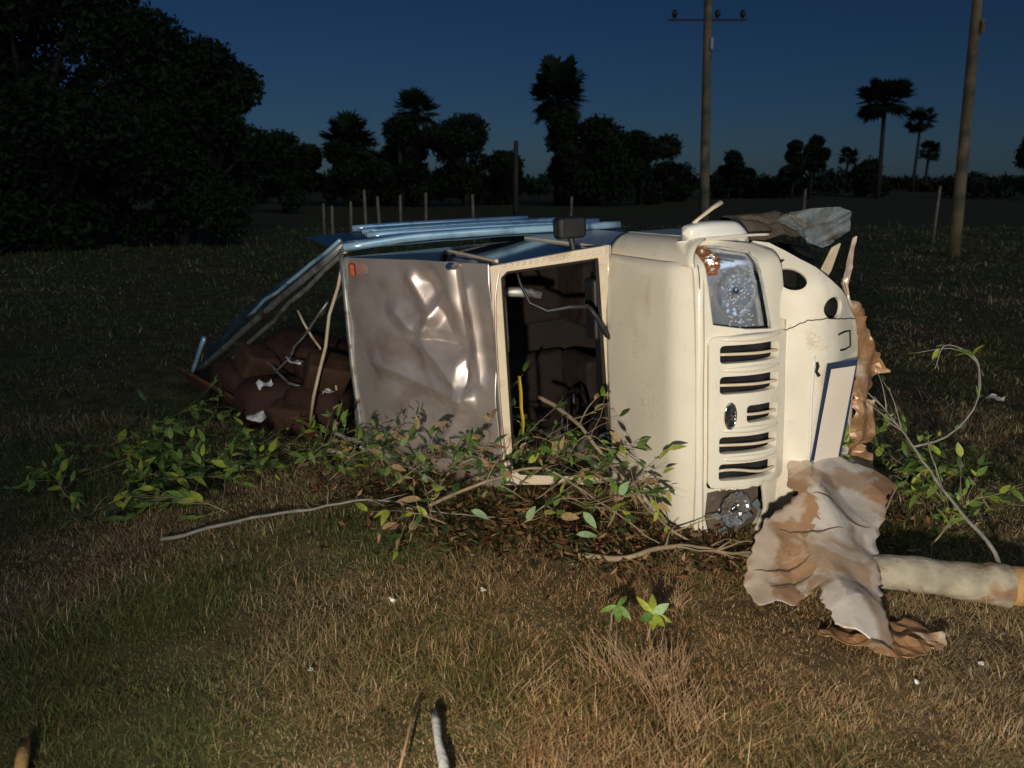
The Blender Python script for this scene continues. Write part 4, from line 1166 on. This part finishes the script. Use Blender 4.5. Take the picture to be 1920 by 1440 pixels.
P_ = [(-5.83, 1.2), (-5.45, 1.15), (-5.02, 1.25), (-4.44, 1.62), (-4.01, 1.42), (-3.43, 1.45), (-2.67, 1.52), (-1.16, 1.47), (1.75, 1.40), (8.88, 1.62), (12.98, 1.70)]
ORD = ['first', 'second', 'third', 'fourth', 'fifth', 'sixth', 'seventh', 'eighth', 'ninth', 'tenth', 'eleventh']
for k, (x, h) in enumerate(P_):
    r = random.Random(k)
    y = 24 + r.uniform(-.4, .4)
    tl = r.uniform(-.05, .05)
    o = MB().tube([G(x, y, -.1), G(x + tl * .5, y, h * .5), G(x + tl, y, h)], [.05, .045, .04], 7).build('fence_post', M['post'], smooth=True)
    tag(o, ORD[k] + ' thin fence post from the left, in the row beyond the truck', 'fence post', 'fence posts beyond the truck')

def leaf_cloud(lobes, n, size, seed, hollow=.45):
    r = np.random.default_rng(seed)
    vol = np.array([l[3] * l[4] * l[5] for l in lobes]); vol = vol / vol.sum()
    pick = r.choice(len(lobes), n, p=vol)
    L = np.array(lobes)[pick]
    d = r.normal(size=(n, 3)); d /= np.linalg.norm(d, axis=1)[:, None]
    rad = (hollow + (1 - hollow) * r.uniform(0, 1, n) ** .6)[:, None] * (1 + .10 * r.normal(size=(n, 1)))
    P = L[:, :3] + d * rad * L[:, 3:6]
    a_ = r.normal(size=(n, 3)); a_ /= np.linalg.norm(a_, axis=1)[:, None]
    b_ = np.cross(a_, r.normal(size=(n, 3))); b_ /= np.linalg.norm(b_, axis=1)[:, None]
    s = (size * r.uniform(.6, 1.4, n))[:, None]
    V_ = np.stack([P - a_ * s, P + b_ * s * .45, P + a_ * s, P - b_ * s * .45], 1).reshape(-1, 3)
    F_ = np.arange(n * 4).reshape(-1, 4)
    return V_, F_
def np_mesh(name, V_, F_, m, parent=None):
    me = bpy.data.meshes.new(name)
    nv = F_.shape[1]
    me.vertices.add(len(V_)); me.vertices.foreach_set('co', V_.astype(np.float32).reshape(-1))
    me.loops.add(F_.size); me.loops.foreach_set('vertex_index', F_.astype(np.int32).reshape(-1))
    me.polygons.add(len(F_)); me.polygons.foreach_set('loop_start', np.arange(0, F_.size, nv, dtype=np.int32))
    me.update(calc_edges=True)
    return link_mesh(name, me, m, parent)

litter()

def tree(name, label, x, y, h, rx, seed, n=5200, leaf=.20, lobes=None, base_h=.25, group=None):
    r = random.Random(seed)
    o = empty(name, G(x, y, -.1)); tag(o, label, 'tree', group)
    if lobes is None:
        lobes = []
        for k in range(12):
            t = r.uniform(0, 6.28); q = r.uniform(.15, .85) * rx
            zc = h * r.uniform(base_h + .12, .82)
            s = rx * r.uniform(.24, .5)
            lobes.append((q * math.cos(t), q * math.sin(t), zc, s, s, s * r.uniform(.75, 1.0)))
        lobes.append((r.uniform(-.2, .2) * rx, 0, h - rx * .42, rx * .5, rx * .5, rx * .42))
    tk = MB()
    tk.tube([(0, 0, 0), (.05 * rx, 0, h * .3), (-.04 * rx, .05, h * .6), (0, 0, h * .8)], [.06 * rx + .08, .05 * rx + .05, .04 * rx + .02, .03], 9)
    for l in lobes:
        tk.tube([(0, 0, h * .28), (l[0] * .5, l[1] * .5, (h * .28 + l[2]) * .52), (l[0], l[1], l[2])], [.035 * rx + .03, .02 * rx + .02, .02], 6)
    tk.build('trunk', M['trunk'], o, smooth=True)
    V_, F_ = leaf_cloud(lobes, n, leaf, seed)
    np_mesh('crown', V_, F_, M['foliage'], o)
    return o

# dark grove on the left
tree('broadleaf_tree', 'tallest dark tree filling the upper left corner', -15.0, 25, 9.5, 4.2, 1, 30000, .12)
tree('broadleaf_tree', 'dark broad tree second from the left edge', -11.4, 25.5, 7.0, 2.6, 2, 22000, .11, base_h=.1)
tree('broadleaf_tree', 'rounded dark tree at the right end of the left grove', -9.75, 26, 6.3, 1.7, 3, 14000, .10, base_h=.05)
tree('broadleaf_tree', 'low dark tree in front of the left grove', -12.8, 22.5, 4.6, 2.6, 4, 18000, .11, base_h=.0)
tree('broadleaf_tree', 'low bushy tree under the rounded tree of the left grove', -9.9, 23.5, 3.2, 1.7, 5, 12000, .10, base_h=.0)
tree('broadleaf_tree', 'dark bush at the foot of the tallest tree, at the left edge', -14.6, 21.5, 3.6, 2.6, 41, 16000, .11, base_h=.0)
tree('broadleaf_tree', 'small dark tree right of the left grove', -13.0, 45, 4.6, 1.7, 6, 7800, .17, base_h=.0)
tree('broadleaf_tree', 'small dark bush left of the left short palm', -15.5, 60, 4.6, 1.9, 7, 7800, .17, base_h=.0)
# trees in the middle distance
tree('broadleaf_tree', 'wide dark tree left of the tall middle palm', -3.4, 58, 6.6, 3.3, 8, 15600, .17, base_h=.0)
tree('broadleaf_tree', 'dark tree around the foot of the second palm', -8.2, 59, 6.6, 2.7, 9, 13800, .17, base_h=.0)
tree('broadleaf_tree', 'big domed dark tree right of the tall middle palm', 6.3, 58, 6.3, 3.3, 10, 16800, .17, base_h=.0)
tree('broadleaf_tree', 'low dark tree sloping down right of the domed tree', 9.6, 59, 5.4, 2.4, 11, 11400, .17, base_h=.0)
tree('broadleaf_tree', 'dark tree hiding the foot of the tall middle palm', 3.9, 57, 6.5, 2.2, 31, 12600, .17, base_h=.0)
tree('broadleaf_tree', 'dark tree under the left short palm', -12.2, 58, 4.8, 2.0, 32, 10800, .17, base_h=.0)
tree('broadleaf_tree', 'dark tree cut by the right edge of the picture', 44.5, 66, 6.4, 3.2, 12, 11400, .17, base_h=.0)
tree('broadleaf_tree', 'small round tree right of the upright pole', 19.6, 72, 4.3, 1.5, 13, 6000, .17, base_h=.0)
tree('broadleaf_tree', 'left one of a pair of small trees on the horizon', 25.4, 72, 5.2, 1.3, 14, 6000, .17, base_h=.3)
tree('broadleaf_tree', 'right one of a pair of small trees on the horizon', 27.2, 72.5, 5.6, 1.3, 15, 6000, .17, base_h=.35)

def palm(label, x, y, h, rc, seed, lean=0.0, squash=1.0, nf=44):
    r = random.Random(seed)
    o = empty('palmyra_palm', G(x, y, -.1)); tag(o, label, 'palm', 'palms on the horizon')
    top = Vector((lean, 0, h - rc * .9 * squash))
    MB().tube([(0, 0, 0), (lean * .3, 0, h * .35), tuple(top)], [.26, .19, .17], 9).build('trunk', M['trunk'], o, smooth=True)
    mb = MB()
    for k in range(nf):
        az = r.uniform(0, 6.28); el = math.asin(r.uniform(-.75, 1))
        d = Vector((math.cos(az) * math.cos(el), math.sin(az) * math.cos(el), math.sin(el) * squash))
        L = rc * r.uniform(.40, .60)
        c = top + d * L
        mb.tube([top, top + d * L * .5, c], [.035, .025, .02], 4, cap=False)
        s = d.cross(Vector((r.uniform(-.3, .3), r.uniform(-.3, .3), 1)))
        if s.length < .05: s = Vector((1, 0, 0))
        s.normalize(); u_ = s.cross(d).normalized()
        fr = rc * r.uniform(.40, .55); m_ = 13
        for q in range(m_):
            t = (q / (m_ - 1) - .5) * R(230)
            dirq = (math.cos(t) * d + math.sin(t) * s).normalized()
            tip = c + dirq * fr * r.uniform(.85, 1.08) - Vector((0, 0, .12 * fr * r.random()))
            t2_ = R(9)
            e1_ = (math.cos(t - t2_) * d + math.sin(t - t2_) * s) * fr * .6; e2_ = (math.cos(t + t2_) * d + math.sin(t + t2_) * s) * fr * .6
            mb.add([c, c + e1_ + u_ * .03, tip, c + e2_ - u_ * .03], [(0, 1, 2, 3)])
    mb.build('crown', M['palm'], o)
    return o
palm('left short palm standing between grove and middle trees', -12.1, 60, 7.1, 2.4, 1, 0, 1.1, 60)
palm('second palm from the left, rising above dark trees', -7.05, 60, 8.6, 2.0, 2, 0, 1.0, 60)
palm('tallest palm with oval crown, in the middle', 3.4, 60, 11.0, 2.3, 3, 0, 1.5, 90)
palm('large slender palm left of the leaning pole', 32.3, 70, 10.6, 2.6, 4, -.3, 1, 60)
palm('medium far palm between the large palm and leaning pole', 55.5, 110, 11.6, 2.3, 5)
palm('tiny far palm left of the large slender palm', 47.0, 112, 6.4, 1.7, 6)
palm('tiny far palm just left of the leaning pole', 58.2, 112, 7.2, 1.9, 7)
dp = MB().tube([G(.13, 26, -.1), G(.12, 26, 1.5), G(.13, 26, 3.1)], [.10, .09, .07], 8).build('bare_trunk', M['trunk'], smooth=True)
tag(dp, 'dark bare trunk standing left of the tall middle palm', 'trunk')

for k, (x, y, h, rx, lab) in enumerate(((-20.5, 62, 4.4, 2.2, 'low dark tree farthest left on the horizon, beside the grove'), (-10.0, 63, 4.6, 2.4, 'low dark tree between the two left palms'), (-.8, 62, 4.2, 2.0, 'low dark tree just left of the dark bare trunk'), (13.0, 66, 3.4, 2.0, 'low dark tree left of the upright pole'), (22.5, 80, 3.6, 1.8, 'low scrubby tree left of the small tree pair'), (36.5, 82, 4.0, 2.2, 'low scrubby tree between the large palm and the medium palm'))):
    tree('broadleaf_tree', lab, x, y, h, rx, 60 + k, 5000, .18, base_h=.0)
# low scrub along the horizon
V1 = []; F1 = []; off = 0
for k in range(90):
    r = random.Random(900 + k)
    y = r.uniform(75, 150); x = r.uniform(-.9, .95) * y
    h = r.uniform(1.2, 3.2) * (y / 110)
    lob = [(x + r.uniform(-3, 3), y, gz(x, y) + h * .4, r.uniform(2, 4.5), 1.5, h * .6) for _ in range(2)]
    v_, f_ = leaf_cloud(lob, 420, .42, 900 + k, .2)
    V1.append(v_); F1.append(f_ + off); off += len(v_)
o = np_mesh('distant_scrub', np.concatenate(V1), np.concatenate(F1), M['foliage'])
tag(o, 'low dark scrub along the far edge of the field', 'scrub', kind='stuff')
